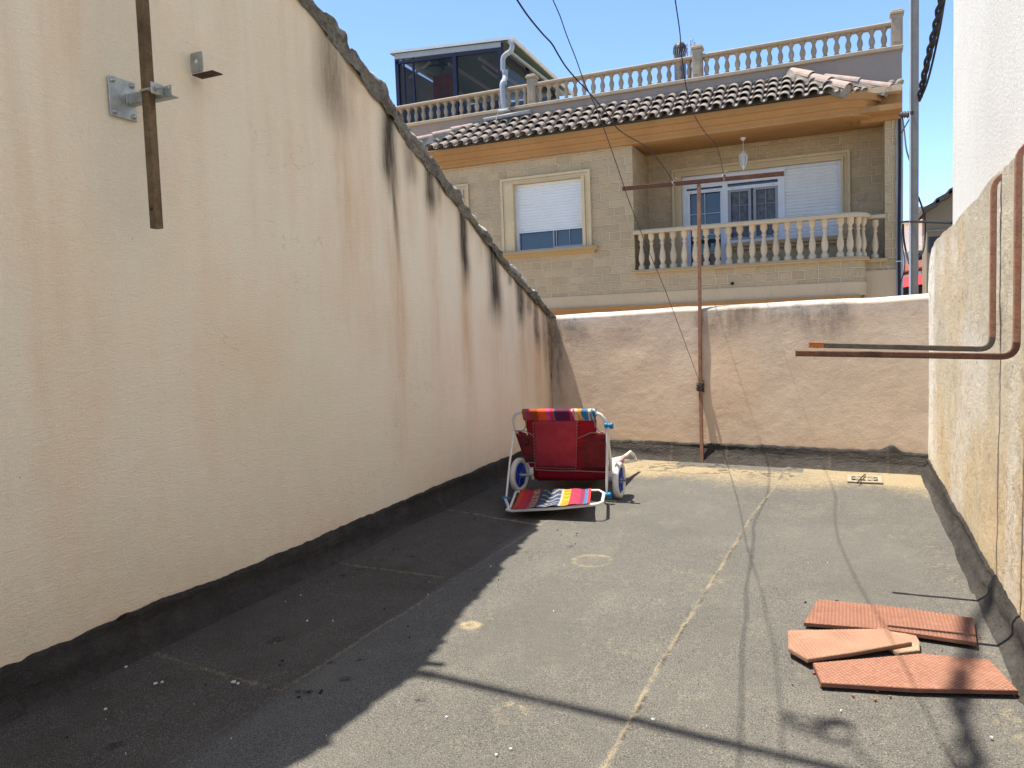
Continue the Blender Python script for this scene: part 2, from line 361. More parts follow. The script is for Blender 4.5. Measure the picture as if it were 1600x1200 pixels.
MT=dict(
 left=plaster_left(),end=plaster_end(),right=plaster_right(),
 felt=felt('mineral_roofing_felt',(.124,.118,.103)),skirt=skirt_mat(),mortar=mortar(),
 rustbar=rust('rusty_brown_steel',(.125,.058,.038),(.08,.042,.031),(.20,.075,.032)),
 rustbar2=rust('brown_painted_steel',(.36,.19,.125),(.28,.14,.09),(.38,.18,.09)),
 post=rust('post_steel',(.27,.15,.095),(.20,.105,.068),(.31,.15,.07)),
 darkrust=rust('dark_rust',(.09,.05,.035),(.05,.035,.028),(.16,.08,.05)),
 mast=rust('brown_galvanised_tube',(.16,.11,.06),(.095,.062,.035),(.21,.145,.075),10),
 galv=simple('galvanised_steel',(.42,.44,.42),.45,.6,.3,20,.2,90),
 block=blocks(),smooth=stucco('beige_band',(.56,.42,.26),(.50,.375,.235)),
 ochre=stucco('ochre_stucco',(.40,.215,.085),(.34,.175,.068)),
 cream=aged_stone('cream_artificial_stone',(.66,.50,.29),(.56,.42,.245)),
 oldstone=aged_stone('weathered_baluster_stone',(.40,.32,.225),(.27,.22,.16)),
 balstone=aged_stone('balcony_baluster_stone',(.66,.51,.33),(.55,.42,.27)),
 mauve=stucco('parapet_stucco',(.30,.245,.20),(.25,.205,.17)),
 roof=tile_roof(),white=simple('white_aluminium',(.66,.67,.68),.4,0,.1,4,.05,50),
 shutter=shutter_mat(),glass=glass('window_glass'),
 whitewall=stucco('white_render',(.68,.65,.58),(.62,.585,.51),60,.3,1.0),
 navy=simple('navy_painted_metal',(.018,.02,.045),.4,0,.2,9,0),
 panelwhite=simple('white_roof_sheet',(.55,.56,.55),.5,0,.1,5,.1),
 panelgreen=simple('green_underside_sheet',(.10,.16,.125),.6,0,.1,3,.1),
 tint=glass('tinted_glass',(.010,.011,.014),.50),
 wood=simple('brown_wood',(.26,.075,.03),.6,0,.35,6,.2),
 pvc=simple('grey_plastic_pipe',(.31,.33,.35),.45,0,.12,6,0),
 greyblue=simple('blue_grey_panel',(.10,.125,.17),.6,0,.15,5,0),
 polemat=simple('galvanised_pole',(.24,.22,.185),.6,.2,.2,5,.2,60),
 black=simple('black_cable',(.012,.012,.014),.6,0,.3,30,0),
 wire=simple('bare_wire',(.06,.055,.05),.5,.4,.3,30,0),
 whitetube=simple('white_enamel_tube',(.68,.66,.61),.35,0,.08,8,.02,spec=.5),
 tyre=simple('off_white_tyre',(.62,.60,.54),.6,0,.1,12,.1),
 blue=simple('blue_plastic',(.004,.035,.36),.45,0,.15,12,0,spec=.4),
 cyan=simple('turquoise_plastic',(.005,.16,.34),.4,0,.2,30,0,spec=.4),
 maroon=cloth('maroon_fabric',(.34,.010,.022),(.27,.008,.018)),
 pocket=cloth('faded_maroon_fabric',(.42,.045,.065),(.35,.035,.052)),
 mesh=cloth('dusky_mesh_fabric',(.20,.028,.030),(.15,.018,.02)),
 trim=cloth('grey_binding_tape',(.30,.24,.22),(.25,.20,.19)),
 terra=terracotta(),concrete=simple('concrete',(.30,.28,.25),.9,0,.2,4,.3),
 drain=simple('cement_grate',(.33,.28,.20),.9,0,.25,30,.4),
 pink=stucco('pink_render',(.85,.68,.58),(.78,.62,.53)),
 shadegrey=stucco('grey_brown_render',(.30,.25,.18),(.26,.215,.155)),
 redroof=simple('brick_red_roof',(.26,.10,.075),.9,0,.35,7,.5,20),
 awning=simple('red_awning_cloth',(.55,.035,.045),.8,0,.2,4,0),
 ground_tone=simple('pale_street_paving',(.34,.30,.24),.95,0,.2,2,.3),
 fleck=simple('pale_flakes',(.62,.60,.54),.8,0,.2,60,0),
 leaf=simple('dark_dry_leaves',(.03,.022,.015),.9,0,.3,60,0),
 lampw=simple('white_lantern_metal',(.72,.72,.68),.5,0,.1,20,0),
)
def print_mat():
    m=M('printed_canvas',.75,0,.2); m.attr(0); m.c=m._stc; m.mix(m.noise(25,3,b=.25),(.05,.03,.03)); m.bump(m.noise(380,2),.3,.002); return m.done()
MT['print']=print_mat()

MT['mortarlump']=simple('pale_mortar_lump',(.62,.60,.54),.95,0,.4,14,.9,40)
XL=-2.52; XR=.565
def ye(x): return 6.76+(x+2.52)*(6.42-6.76)/3.085     # line of the far wall

# ================================================================ ground and floor
def floor():
    xs=np.linspace(-2.56,.62,258)
    ys=np.concatenate([np.linspace(-1.5,1.3,60)[:-1],np.linspace(1.3,7.05,565)])
    X,Y=np.meshgrid(xs,ys)
    Z=.012*fbm(X*1.3,Y*1.3,3,1)+.002*fbm(X*14,Y*14,3,2)-.004
    sand=np.zeros_like(X); dark=np.zeros_like(X); ground_tone=np.zeros_like(X)
    def line(pts,w,amt,dk=.0,step=.004,vert=True):
        nonlocal sand,dark,Z
        p=np.array(pts)
        if vert:
            cx=np.interp(Y,p[:,1],p[:,0])+.018*fbm(Y*3,Y*0,4,5); d=X-cx; inside=(Y>p[0,1])*(Y<p[-1,1])
        else:
            cx=np.interp(X,p[:,0],p[:,1])+.012*fbm(X*4,X*0,4,6); d=Y-cx; inside=(X>p[0,0])*(X<p[-1,0])
        brk=.45+1.1*vn(X*3+5,Y*3,4)
        s_=np.exp(-(d/w)**2)*amt*inside*np.clip(brk,0,1.2); sand=np.maximum(sand,s_)
        if dk: dark=np.maximum(dark,np.exp(-((d-.006)/(.007))**2)*dk*inside*(vn(X*7,Y*7,9)>.40))
        Z+=step*sst(-.012,.012,d)*np.exp(-np.clip(d,0,9)/.12)*inside
    line([(-1.80,-1.5),(-1.778,1.5),(-1.756,2.0),(-1.725,3.2),(-1.69,4.3),(-1.66,6.6)],.014,.45,.25)
    line([(-.70,-1.5),(-.62,1.7),(-.60,1.95),(-.60,2.6),(-.563,3.5),(-.53,4.6),(-.462,5.6),(-.43,6.5)],.014,.55,1.0,.010)
    for y0,y1,x1 in ((2.075,2.0,-1.76),(3.254,3.216,-1.72),(4.452,4.26,-1.69),(1.0,.95,-1.8)):
        line([(-2.46,y0+.02),(-2.35,y0),(x1,y1)],.013,.5,.2,.004,False)
    def ring(px,py,r,amt,w=.25,fill=0,e=1.):
        nonlocal sand
        c=onz(px,py); d=np.hypot(X-c[0],(Y-c[1])/e)/r+.25*fbm(X*9,Y*9,3,px)
        v=np.exp(-((d-1)/w)**2)*(.3+.9*vn(X*8+3,Y*8,7))+fill*(d<1)*vn(X*40,Y*40,8)*1.1
        sand=np.maximum(sand,v*amt*.62)
    ring(926,875,.10,.75,.16,.65); ring(1085,906,.13,.45,.3,.35); ring(1010,940,.08,.3,.4,.3); ring(735,976,.035,1.,.6,.9)
    ring(790,966,.06,.5,.2); ring(985,1010,.10,.35,.3,.4,.6); ring(1078,1098,.055,.45,.18); ring(797,1112,.055,.55,.4,.6)
    ring(1200,1010,.16,.25,.3); ring(1150,1105,.12,.25,.4,.2); ring(860,1175,.07,.2,.4,.2); ring(1400,880,.12,.2,.4,.2)
    ring(1390,828,.14,.35,.4,.3); ring(1280,835,.2,.2,.3,.1)
    # blown sand gathered along the far wall
    edge=5.42+.55*fbm(X*1.6,Y*.9,5,3)+.12*np.abs(X+.3)+.12*sst(-1.2,-.6,X)*0-.0*X
    yy=Y-(ye(X)-6.62)
    dep=sst(edge-.05,edge+.75,yy)*(X>-1.9)*(1-.0)*(.62+.7*vn(X*1.7,Y*3.1,12))*(1-.8*sst(6.28,6.38,yy)*(X<-.3)*(X>-1.3))
    sand=np.clip(np.maximum(sand,dep),0,1)
    rim=sst(.0,.5,vn(X*2.5,Y*1.1,21))*np.exp(-((yy-edge+.16)/.10)**2)*.35*(X>-1.6); sand=np.maximum(sand,rim*.6)
    spk=(vn(X*30,Y*30,31)>.62)*sst(5.9,6.2,yy)*(X<-.35)*(X>-1.75)*.9; dark=np.maximum(dark,spk*(vn(X*5,Y*5,2)>.45))
    # dusting streaks by the right wall
    sand=np.maximum(sand,.30*np.exp(-((X-.42)/.10)**2)*vn(X*6,Y*2.2,14))
    # strip along the left wall painted darker, to deepen the gable wall's shade
    ground_tone=(1-sst(-1.78,-1.70,X+.03*fbm(Y*3,Y*0,3,5)))*(.72+.5*fbm(X*2,Y*2,4,15))
    ground_tone=np.maximum(ground_tone,.6*np.exp(-((X+2.25)/.25)**2))
    for q in range(26):
        cx=rng.uniform(-2.3,-1.2); cy=rng.uniform(1.2,4.2); r=rng.uniform(.006,.022)
        dark=np.maximum(dark,(np.hypot(X-cx,Y-cy)<r*(1+.5*vn(X*60,Y*60,q)))*.9)
    o=grid('terrace_floor',X,Y,Z,MT['felt'],None,(dark,sand,ground_tone)); tag(o,kind='structure')
    b=MB().box(-2.8,.80,-1.5,7.0,-.25,-.03); b.build('terrace_slab',MT['concrete'],o)
    g=MB().box(-200,200,-150,300,-3.2,-3.0); tag(g.build('ground',MT['ground_tone']),kind='structure')
floor()

# ================================================================ gable wall (left)
# silhouette of the coping and lower edge of the coping, from sight lines onto the wall plane
sil=[(493,0),(522,31),(543,54),(569,98),(597,135),(620,160),(639,196),(660,225),(683,250),(702,279),(733,323),(752,350),(775,379),(793,408),(812,429),(827,444),(841,458),(856,483)]
low=[(468,8),(485,31),(510,65),(543,85),(572,112),(593,167),(618,183),(631,212),(647,246),(668,262),(685,287),(710,317),(735,337),(752,367),(772,387),(793,417),(814,431),(835,450),(854,485)]
XC=XL+.045
S_=[onx(a,b,XC) for a,b in sil]; L_=[onx(a,b,XL) for a,b in low]
sy=[-1.5,-.6,.6,1.0,1.45,1.75,2.05,2.4,2.7,3.0]+[p[1] for p in S_ if p[1]>3.25]+[6.95]
sz=[2.10,2.50,3.05,3.22,3.43,3.58,3.60,3.44,3.27,3.09]+[p[2] for p in S_ if p[1]>3.25]+[1.24]
sz[10:-1]=list(np.convolve([sz[9]]+sz[10:-1]+[sz[-2]-.06],[.25,.5,.25],'valid'))   # ease the eye-read silhouette
ly=list(np.linspace(-1.5,6.95,60)); lz=list(np.interp(ly,sy,sz)-np.interp(ly,[-1.5,3.3,4.6,5.2,6.95],[.10,.085,.078,.055,.04])-.012*fbm(np.array(ly)*1.7,np.zeros(60),2,45))
def gable():
    root=thing('gable_wall','tall cream plaster wall with sloping mortar-capped top and black drip stains, left of the terrace','wall',(XL,3,0))
    ys=np.linspace(-1.5,6.95,760); v=np.linspace(0,1,190)
    top=np.interp(ys,ly,lz)+.02
    Yg,V=np.meshgrid(ys,v); Zg=V*top[None,:]
    T=np.broadcast_to(top[None,:],Yg.shape)
    Xg=XL+.010*fbm(Yg*1.1,Zg*1.1,4,3)+.003*fbm(Yg*7,Zg*9,3,4)
    dk=np.zeros_like(Yg); rs=np.zeros_like(Yg); lt=np.zeros_like(Yg)
    def streak(x,y0,y1,wpx,d,r,rl=None,wob=1.):
        """x,y0,y1 photo coordinates of a drip stain; d = black part, r = rust part, rl = rust reaches here"""
        nonlocal dk,rs
        a=onx(x,y0,XL); b=onx(x,y1,XL); w=abs(onx(x+wpx,y0,XL)[1]-a[1])/2
        e=onx(x,rl if rl else y1,XL)[2]
        z0=max(a[2],np.interp(a[1],ly,lz)) if y0<10 else np.interp(a[1],ly,lz)
        wd=w*(1+.9*fbm(Zg*3,Zg*0+x,3,x)); cy=a[1]+(.012+.5*w)*2.2*fbm(Zg*1.9,Zg*0+x,3,x+2)*wob
        prof=np.exp(-np.abs((Yg-cy)/wd)**2.4)
        down=np.clip((z0-Zg)/max(z0-b[2],.05),0,9)
        dk=np.maximum(dk,d*prof*(1-sst(.45,1.05,down)))
        dr=np.clip((z0-Zg)/max(z0-e,.05),0,9)
        pr2=np.exp(-np.abs((Yg-cy)/(wd*1.25))**2)
        rs=np.maximum(rs,.85*r*pr2*(1-sst(.35,1.08,dr))*sst(0,.08,dr)*(.45+.9*vn(Yg*9,Zg*2.2,x)))
    streak(522,70,225,40,.62,.5,560,1); streak(515,100,150,20,.5,.2,300)
    streak(548,105,150,26,.25,.35,300)
    streak(607,178,330,18,1.,.75,830); streak(610,180,440,8,.8,.5,800)
    streak(640,236,300,20,.55,.45,420); streak(671,264,345,13,.95,.5,680); streak(686,290,330,12,.4,.5,380)
    streak(724,332,470,13,1.05,.8,760); streak(771,388,520,18,1.0,.6,700); streak(752,370,380,20,.1,.55,430)
    streak(796,418,450,8,.6,.35,560); streak(812,432,520,12,1.05,.7,690); streak(826,448,500,14,.75,.5,640); streak(836,455,560,9,1.05,.7,690)
    streak(849,470,600,7,.6,.6,700); streak(858,478,690,9,.95,.4,720)
    for x,w,r,e in ((95,60,.45,170),(60,30,.25,560),(355,50,.30,190),(410,35,.30,330),(440,24,.35,320),(466,22,.35,300),(490,20,.4,260),(380,14,.28,420),(560,30,.42,560),(585,18,.3,700),(655,9,.3,640),(700,8,.25,640),(300,22,.2,500),(20,30,.3,780)):
        a=onx(x,40,XL); w_=abs(onx(x+w,40,XL)[1]-a[1])/2
        pr=np.exp(-((Yg-a[1]-.06*fbm(Zg*1.3,Zg*0+x,3,x))/w_)**2); e_=onx(x,e,XL)[2]
        rs=np.maximum(rs,r*.55*pr*sst(e_-.25,e_+.5,Zg))
    # general grime just below the coping and warm rising damp near the felt
    dk=np.maximum(dk,.55*np.exp(-(T-Zg)/.03)*(vn(Yg*5,Zg*0,8)>.35)*(Yg>2.8)); rs=np.maximum(rs,.38*np.exp(-(T-Zg)/.16)*(.3+vn(Yg*4,Zg,9))*(Yg>2.8))
    lt=.75*np.exp(-Zg/.28)*sst(.35,.75,vn(Yg*1.3,Zg*1.3,20)+.25); lt=np.maximum(lt,.5*sst(5.6,6.6,Yg))
    rs=np.maximum(rs,.4*np.exp(-(Zg-.1)/.08)*vn(Yg*2.2,Zg*3,33))
    grid('plaster_face',Xg,Yg,Zg,MT['left'],root,(dk,rs,lt),flip=False)
    b=MB(); Y2=np.linspace(-1.5,6.95,120); t2=np.interp(Y2,ly,lz)
    n=len(Y2); vs=[(XL-.012,y,-3) for y in Y2]+[(XL-.012,y,t-.0) for y,t in zip(Y2,t2)]+[(XL-.34,y,-3) for y in Y2]+[(XL-.34,y,t+.0) for y,t in zip(Y2,t2)]
    fs=[]
    for i in range(n-1): fs+=[(i,n+i,n+i+1,i+1),(2*n+i,2*n+i+1,3*n+i+1,3*n+i),(n+i,3*n+i,3*n+i+1,n+i+1)]
    fs+=[(0,2*n,3*n,n),(n-1,2*n-1,4*n-1,3*n-1)]
    b.add(vs,fs); b.build('wall_core',MT['concrete'],root)
    # coping: hand-laid mortar over the tile ends
    yc=np.linspace(-1.5,6.96,1100); zt=np.interp(yc,sy,sz); zb=np.interp(yc,ly,lz)
    # stepped nose of each tile course
    steps=[onx(a,b_,XC)[1] for a,b_ in ((540,45),(606,143),(668,232),(725,310),(768,368),(813,428),(845,462))]
    bumpt=np.zeros_like(yc)
    for s0 in steps: bumpt+=.035*np.exp(-((yc-s0+.05)/.07)**2)*np.where(yc>s0,np.exp(-(yc-s0)/.03),1)
    prof=[]; cs=np.linspace(0,1,22)
    Yc,C=np.meshgrid(yc,cs); ZT=np.broadcast_to(zt,Yc.shape); ZB=np.broadcast_to(zb,Yc.shape); B=np.broadcast_to(bumpt,Yc.shape)
    ang=C*math.pi*.9
    Xc=XC-.012-.0*C; 
    # 0..0.55 rising face, .55..1 rolls over to the back
    face=np.clip(C/.55,0,1); back=np.clip((C-.55)/.45,0,1)
    nz=fbm(Yc*5,C*2.2,4,40)
    crag=np.abs(fbm(Yc*11,C*4,4,47))*2-.25; chip=(vn(Yc*9,C*5,49)>.62)*1.
    stp=.016*(np.floor(Yc*2.4+.35*vn(Yc*3,Yc*0,50))%2)     # each hand-laid length sits a little prouder or lower than the next
    Xc=XL+.012+.022*np.sin(np.clip(face*1.6,0,1)*math.pi*.5)-.30*back**1.3+.016*nz*(1-.5*back)+.3*B*(1-back)+(.030*crag-.012*chip+stp*.8)*(1-back)
    Zc=ZB-.008+(ZT-ZB-.004)*face**.8+.006*np.sin(back*math.pi)-.05*back**2+B*sst(.35,.7,C)+.020*crag*face+stp*face*.6
    Zc=Zc+(1-face)*.045*fbm(Yc*13,Yc*0,5,43)
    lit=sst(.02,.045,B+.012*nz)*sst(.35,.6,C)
    grid('coping',Xc,Yc,Zc,MT['mortar'],root,(lit,0*lit,0*lit),flip=False)
    # pale mortar lumps on the nose of each tile course
    for k,s0 in enumerate(steps+[steps[2]+.22,steps[4]-.2,steps[5]+.2]):
        zz=np.interp(s0,yc,zt); th,ph=np.meshgrid(np.linspace(0,2*math.pi,28),np.linspace(0,math.pi,16)); big=1 if k<7 else .6
        rr_=(1+.7*fbm(th*1.2+k,ph*2.2,4,70+k)); rr_[:,-1]=rr_[:,0]
        a_=-.46 # follow the slope of the gable
        ly_=.115*big*np.cos(ph)*rr_; lz_=.036*big*np.sin(ph)*np.sin(th)*rr_; lx_=.055*np.sin(ph)*np.cos(th)*rr_
        grid('mortar_lump',XL-.02+lx_,s0-.05+ly_,zz+.030+lz_+a_*ly_,MT['mortarlump'],root,None)
    # roof behind (real roof of the neighbour, sloping both ways from the ridge)
    rf=MB(); 
    for (ya,za,yb,zb_) in ((-1.5,2.08,2.05,3.62),(2.05,3.62,6.95,1.24)):
        rf.add([(XL-.30,ya,za-.02),(XL-.30,yb,zb_-.02),(XL-6,yb,zb_-.02),(XL-6,ya,za-.02)],[(0,1,2,3)])
    rf.build('roof_slope',MT['roof'],root)
    return root
GW=gable()

def skirt(name,parent,A,B,h,seams,flip,s0,out,extra=None,off0=.085,dm=1.):
    """bitumen turned up the wall from A to B; out = unit vector into the terrace"""
    A=np.array(A,float);B=np.array(B,float);Ln=np.linalg.norm(B-A); u=(B-A)/Ln; out=np.array(out,float)
    t=np.linspace(0,Ln,int(Ln/.008)); c=np.linspace(0,1,16); Tg,Cg=np.meshgrid(t,c)
    hh=h+.035*fbm(Tg*2.2,Tg*0,3,s0)+.016*fbm(Tg*22,Tg*0,4,s0+1)
    if extra: hh=hh+extra(Tg)
    th=.012+.006*vn(Tg*3,Cg*2,s0)
    for q in seams: th=th+.010*sst(-.012,.0,Tg-q)*np.exp(-np.clip(Tg-q,0,9)/.25)
    off=th+(off0)*(1-Cg)**2.6*(1+.5*fbm(Tg*2,Tg*0,3,s0+3)) +.012*fbm(Tg*6,Cg*2,4,s0+5)+.006*np.sin(Cg*9+Tg*3)*vn(Tg*2,Cg,4)
    off=off*np.where(Cg>.97,.25,1)
    z=-.006+Cg*hh
    X=A[0]+u[0]*Tg+out[0]*off; Y=A[1]+u[1]*Tg+out[1]*off
    dust=dm*(np.exp(-((Cg-.0)/.25)**2)*.9*vn(Tg*3,Cg*3,s0+7)+.5*sst(.3,.7,vn(Tg*1.2,Cg*2,s0+9))); brown=np.zeros_like(dust)
    for q in seams: brown=np.maximum(brown,np.exp(-((Tg-q)/.010)**2)*.9*(1-Cg*.6))
    return grid(name,X,Y,z,MT['skirt'],parent,(brown,dust,0*dust),flip=flip)
skirt('bitumen_skirt',GW,(XL,-1.5),(XL,6.76),.160,[2.5,3.58,4.76,5.95,6.9],True,50,(1,0),off0=.05,dm=.45)

# ================================================================ end wall
def endwall():
    root=thing('parapet_wall','low pinkish plaster wall with soft uneven top closing the far end of the terrace','wall',(-1,6.5,0))
    xs=np.linspace(-2.56,.64,520); v=np.linspace(0,1,230); Xg,V=np.meshgrid(xs,v)
    top=np.interp(Xg,[-2.56,-2.1,-1.6,-1.07,-.6,-.2,.2,.55,.64],[1.285,1.298,1.305,1.315,1.312,1.318,1.312,1.325,1.33])+.012*fbm(Xg*3,Xg*0,3,60)
    r=.05; 
    f=np.clip(V/.86,0,1); bk=np.clip((V-.86)/.14,0,1)
    Zg=f*(top-r)+r*np.sin(bk*math.pi/2)
    Yg=ye(Xg)+(r*(1-np.cos(bk*math.pi/2)))*(1+4*bk)+.022*Zg+.014*fbm(Xg*.9,Zg*1.0,3,61)+.0045*fbm(Xg*5,Zg*5,3,62)+.0014*fbm(Xg*22,Zg*24,3,65)
    # the plaster bellies out in the middle of its height, and has a shallow dent on the left
    Yg=Yg-.010*np.exp(-((Zg-.62)/.25)**2-((Xg+1.0)/.35)**2)
    dist=np.hypot((Xg+1.75),(Zg-.98)*1.4); Yg=Yg+.008*np.exp(-(dist/.16)**2)
    dk=.85*np.exp(-(top-Zg)/.07)*(.2+.9*vn(Xg*3,Zg*2,63))*sst(0,.3,1-bk)+.55*sst(.5,.75,vn(Xg*2.2,Zg*1.2,64))*sst(.85,1.2,Zg)
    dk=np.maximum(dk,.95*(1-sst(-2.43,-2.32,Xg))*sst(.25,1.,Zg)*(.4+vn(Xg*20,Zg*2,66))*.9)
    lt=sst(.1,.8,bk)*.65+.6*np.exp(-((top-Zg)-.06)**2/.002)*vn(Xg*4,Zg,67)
    wm=.5*np.exp(-Zg/.30)+.3*sst(.55,.75,vn(Xg*1.5,Zg*2,68))
    grid('plaster_face',Xg,Yg,Zg,MT['end'],root,(np.clip(dk,0,1),np.clip(lt,0,1),wm),flip=False)
    b=MB(); b.add([(-2.8,ye(-2.8)+.05,-3),(.75,ye(.75)+.05,-3),(.75,ye(.75)+.28,-3),(-2.8,ye(-2.8)+.28,-3),
      (-2.8,ye(-2.8)+.05,1.26),(.75,ye(.75)+.05,1.285),(.75,ye(.75)+.28,1.27),(-2.8,ye(-2.8)+.28,1.25)],[(0,3,2,1),(4,5,6,7),(0,1,5,4),(1,2,6,5),(2,3,7,6),(3,0,4,7)])
    b.build('wall_core',MT['end'],root)
    ex=lambda T:.045*np.exp(-((T-2.86)/.05)**2)+.0*T
    skirt('bitumen_skirt',root,(XL,6.76),(XR,6.42),.155,[.62,1.15,1.62,2.42,2.83],False,80,(0,-1),ex,off0=.085,dm=.25)
    return root
endwall()

# ================================================================ right wall
def rightwall():
    root=thing('side_wall','rough cement rendered wall with irregular top along the right of the terrace','wall',(XR,3,0))
    ys=np.linspace(-1.5,6.52,700); v=np.linspace(0,1,200); Yg,V=np.meshgrid(ys,v)
    top=np.interp(Yg,[-1.5,3.15,3.88,4.45,5.04,5.6,6.1,6.3,6.4,6.46,6.52],[1.80,1.767,1.747,1.724,1.70,1.695,1.685,1.66,1.60,1.50,1.40])+.022*fbm(Yg*4,Yg*0,4,90)
    f=np.clip(V/.93,0,1); bk=np.clip((V-.93)/.07,0,1)
    Zg=f*(top-.02)+.02*np.sin(bk*1.57)
    Xg=XR-.016*fbm(Yg*1.8,Zg*1.0,4,91)-.006*fbm(Yg*7,Zg*5,4,92)-.004*fbm(Yg*26,Zg*20,3,93)+bk**2*.20
    wm=1-sst(.25,1.15,Zg+.35*fbm(Yg*1.5,Zg*1.5,3,94)); wm=np.maximum(wm,.6*sst(.6,.8,vn(Yg*2,Zg*1.1,95)))
    pale=np.exp(-((Yg-6.34)/.26)**4)*1.2*(Zg>.15); pale=np.maximum(pale,.35*sst(.6,.8,vn(Yg*3,Zg*1.5,97)))
    dk=.8*np.exp(-(top-Zg)/.02)
    grid('render_face',Xg,Yg,Zg,MT['right'],root,(dk,np.clip(wm,0,1),np.clip(pale,0,1)),flip=True)
    MB().box(XR+.03,XR+.22,-1.5,6.46,-3,1.34).build('wall_core',MT['concrete'],root)
    MB().box(XR+.03,XR+.20,-1.5,6.2,1.34,1.62).build('wall_core',MT['concrete'],root)
    skirt('bitumen_skirt',root,(XR,-1.5),(XR,6.43),.115,[1.9,2.9,4.2,5.2],False,110,(-1,0),off0=.055,dm=.6)
    # the tall white building standing behind this wall
    wb=thing('white_building','tall plain white rendered building rising behind the rough wall on the right','building',(1.2,2,-3))
    Y=np.linspace(-3,5.8,160); z=np.linspace(-3,7,160); Yg,Zg=np.meshgrid(Y,z)
    Xg=.645+.012*fbm(Yg*.8,Zg*.8,4,130)
    grid('wall',Xg,Yg,Zg,MT['whitewall'],wb,flip=True)
    MB().box(.660,4.5,-3,5.8,-3,7).build('wall_core',MT['whitewall'],wb)
    MB().box(.55,4.6,-3.1,5.08,7,7.15).build('roof_edge',MT['concrete'],wb)
rightwall()

# ================================================================ things on the walls
def mast():
    bp=onx(188,155,XL); by=bp[1]; bz=bp[2]
    top=3.35; mq=ony(245,357,by); mx=mq[0]; mz=mq[2]
    t=thing('antenna_mast','brown weathered square tube hanging from a bracket on the cream wall','mast',(mx,by,mz))
    b=MB(); n=0.017
    b.tube([(mx,by,mz),(mx+.008,by,2.45),(mx+.020,by,top)],n,square=True,cap=True,up=(1,0,0))
    o=b.build('tube',MT['mast'],t,bevel=.003)
    MB().lathe([(.006,-.002),(.006,.004)],(mx,by-.0172,mz+.07),10,'y').build('bolt_hole',MT['black'],t)
    k=thing('wall_bracket','galvanised bolted plate with welded arm clamping the brown tube','bracket',(XL,by,bz))
    p0=onx(165,115,XL); p1=onx(212,197,XL)
    y0,y1=p0[1],p1[1]; zc=bz; hz=.073
    MB().bbox(XL+.004,XL+.012,y0,y1,zc-hz,zc+hz,.002).build('plate',MT['galv'],k)
    for yy in (y0+.016,y1-.016):
        for zz in (zc-hz+.016,zc+hz-.014):
            h=MB(); h.lathe([(.0105,0),(.0105,.003),(.008,.004),(.008,.010),(.005,.0125)],(XL+.012,yy,zz),6,'x'); h.build('bolt',MT['galv'],k)
    a=MB(); ya=y0+.052
    a.bbox(XL+.012,mx+.10,by+.019,by+.023,zc-.016,zc+.022,.001); a.bbox(XL+.012,mx+.10,by-.004+.027,by+.055,zc-.018,zc-.014,.001)
    a.build('arm',MT['galv'],k)
    w=MB(); 
    for q in range(9): w.lathe([(.001,-.004),(.0045,0),(.001,.004)],(XL+.014,by+.018,zc-.012+q*.004),6)
    w.build('weld',MT['galv'],k)
    u=MB(); px_=mx+.004
    pth=[(px_+.20*0+.07,by+.024,zc+.006)]+[(px_-.022*math.sin(f)-.0,by-.0+ .024*math.cos(f),zc+.006) for f in np.linspace(.2,math.pi-.2,9)]+[(px_+.07,by-.024,zc+.006)]
    u.tube(pth,.0045,8); u.build('clamp_bolt',MT['galv'],k)
    e=MB(); e.bbox(mx+.056,mx+.062,by-.036,by+.018,zc-.016,zc+.026,.002); e.lathe([(.010,0),(.010,.008)],(mx+.062,by-.018,zc+.004),6,'x'); e.tube([(mx+.026,by-.018,zc+.004),(mx+.128,by-.018,zc)],.004,8)
    e.build('clamp_plate',MT['galv'],k)
    c0=onx(295,85,XL); c1=onx(319,124,XL)
    g=thing('angle_bracket','small rusty steel angle with a round hole fixed high on the cream wall','bracket',(XL,(c0[1]+c1[1])/2,c1[2]))
    A=MB(); yA,yB=c0[1],c1[1]-.012; zA,zB=c1[2],c0[2]
    # plate standing off the wall with a hole in it
    cy,cz=(XL+.038),( zA+zB)/2+.006; W_,H_=.066,(zB-zA)
    N=20; outer=[];inner=[]
    for j in range(N):
        a_=2*math.pi*j/N; c_,s_=math.cos(a_),math.sin(a_); k_=1/max(abs(c_)/(W_/2),abs(s_)/(H_/2)); outer.append((cy+c_*k_,cz-.004+s_*k_)); inner.append((cy-.003+.010*c_,cz+.002+.010*s_))
    for yy,fl in ((yA,0),(yA+.005,1)):
        vs=[(x,yy,z) for x,z in outer]+[(x,yy,z) for x,z in inner]; fs=[(j,(j+1)%N,N+(j+1)%N,N+j) for j in range(N)]
        A.add(vs,[f[::-1] for f in fs] if fl else fs)
    A.add([(x,yA,z) for x,z in inner]+[(x,yA+.005,z) for x,z in inner],[(j,(j+1)%N,N+(j+1)%N,N+j) for j in range(N)])
    A.add([(x,yA,z) for x,z in outer]+[(x,yA+.005,z) for x,z in outer],[(N+j,N+(j+1)%N,(j+1)%N,j) for j in range(N)])
    A.build('upright_plate',MT['galv'],g)
    MB().bbox(XL+.012,XL+.125,yA-.002,yA+.055,zA-.008,zA-.003,.001).build('flat_plate',MT['darkrust'],g)
mast()

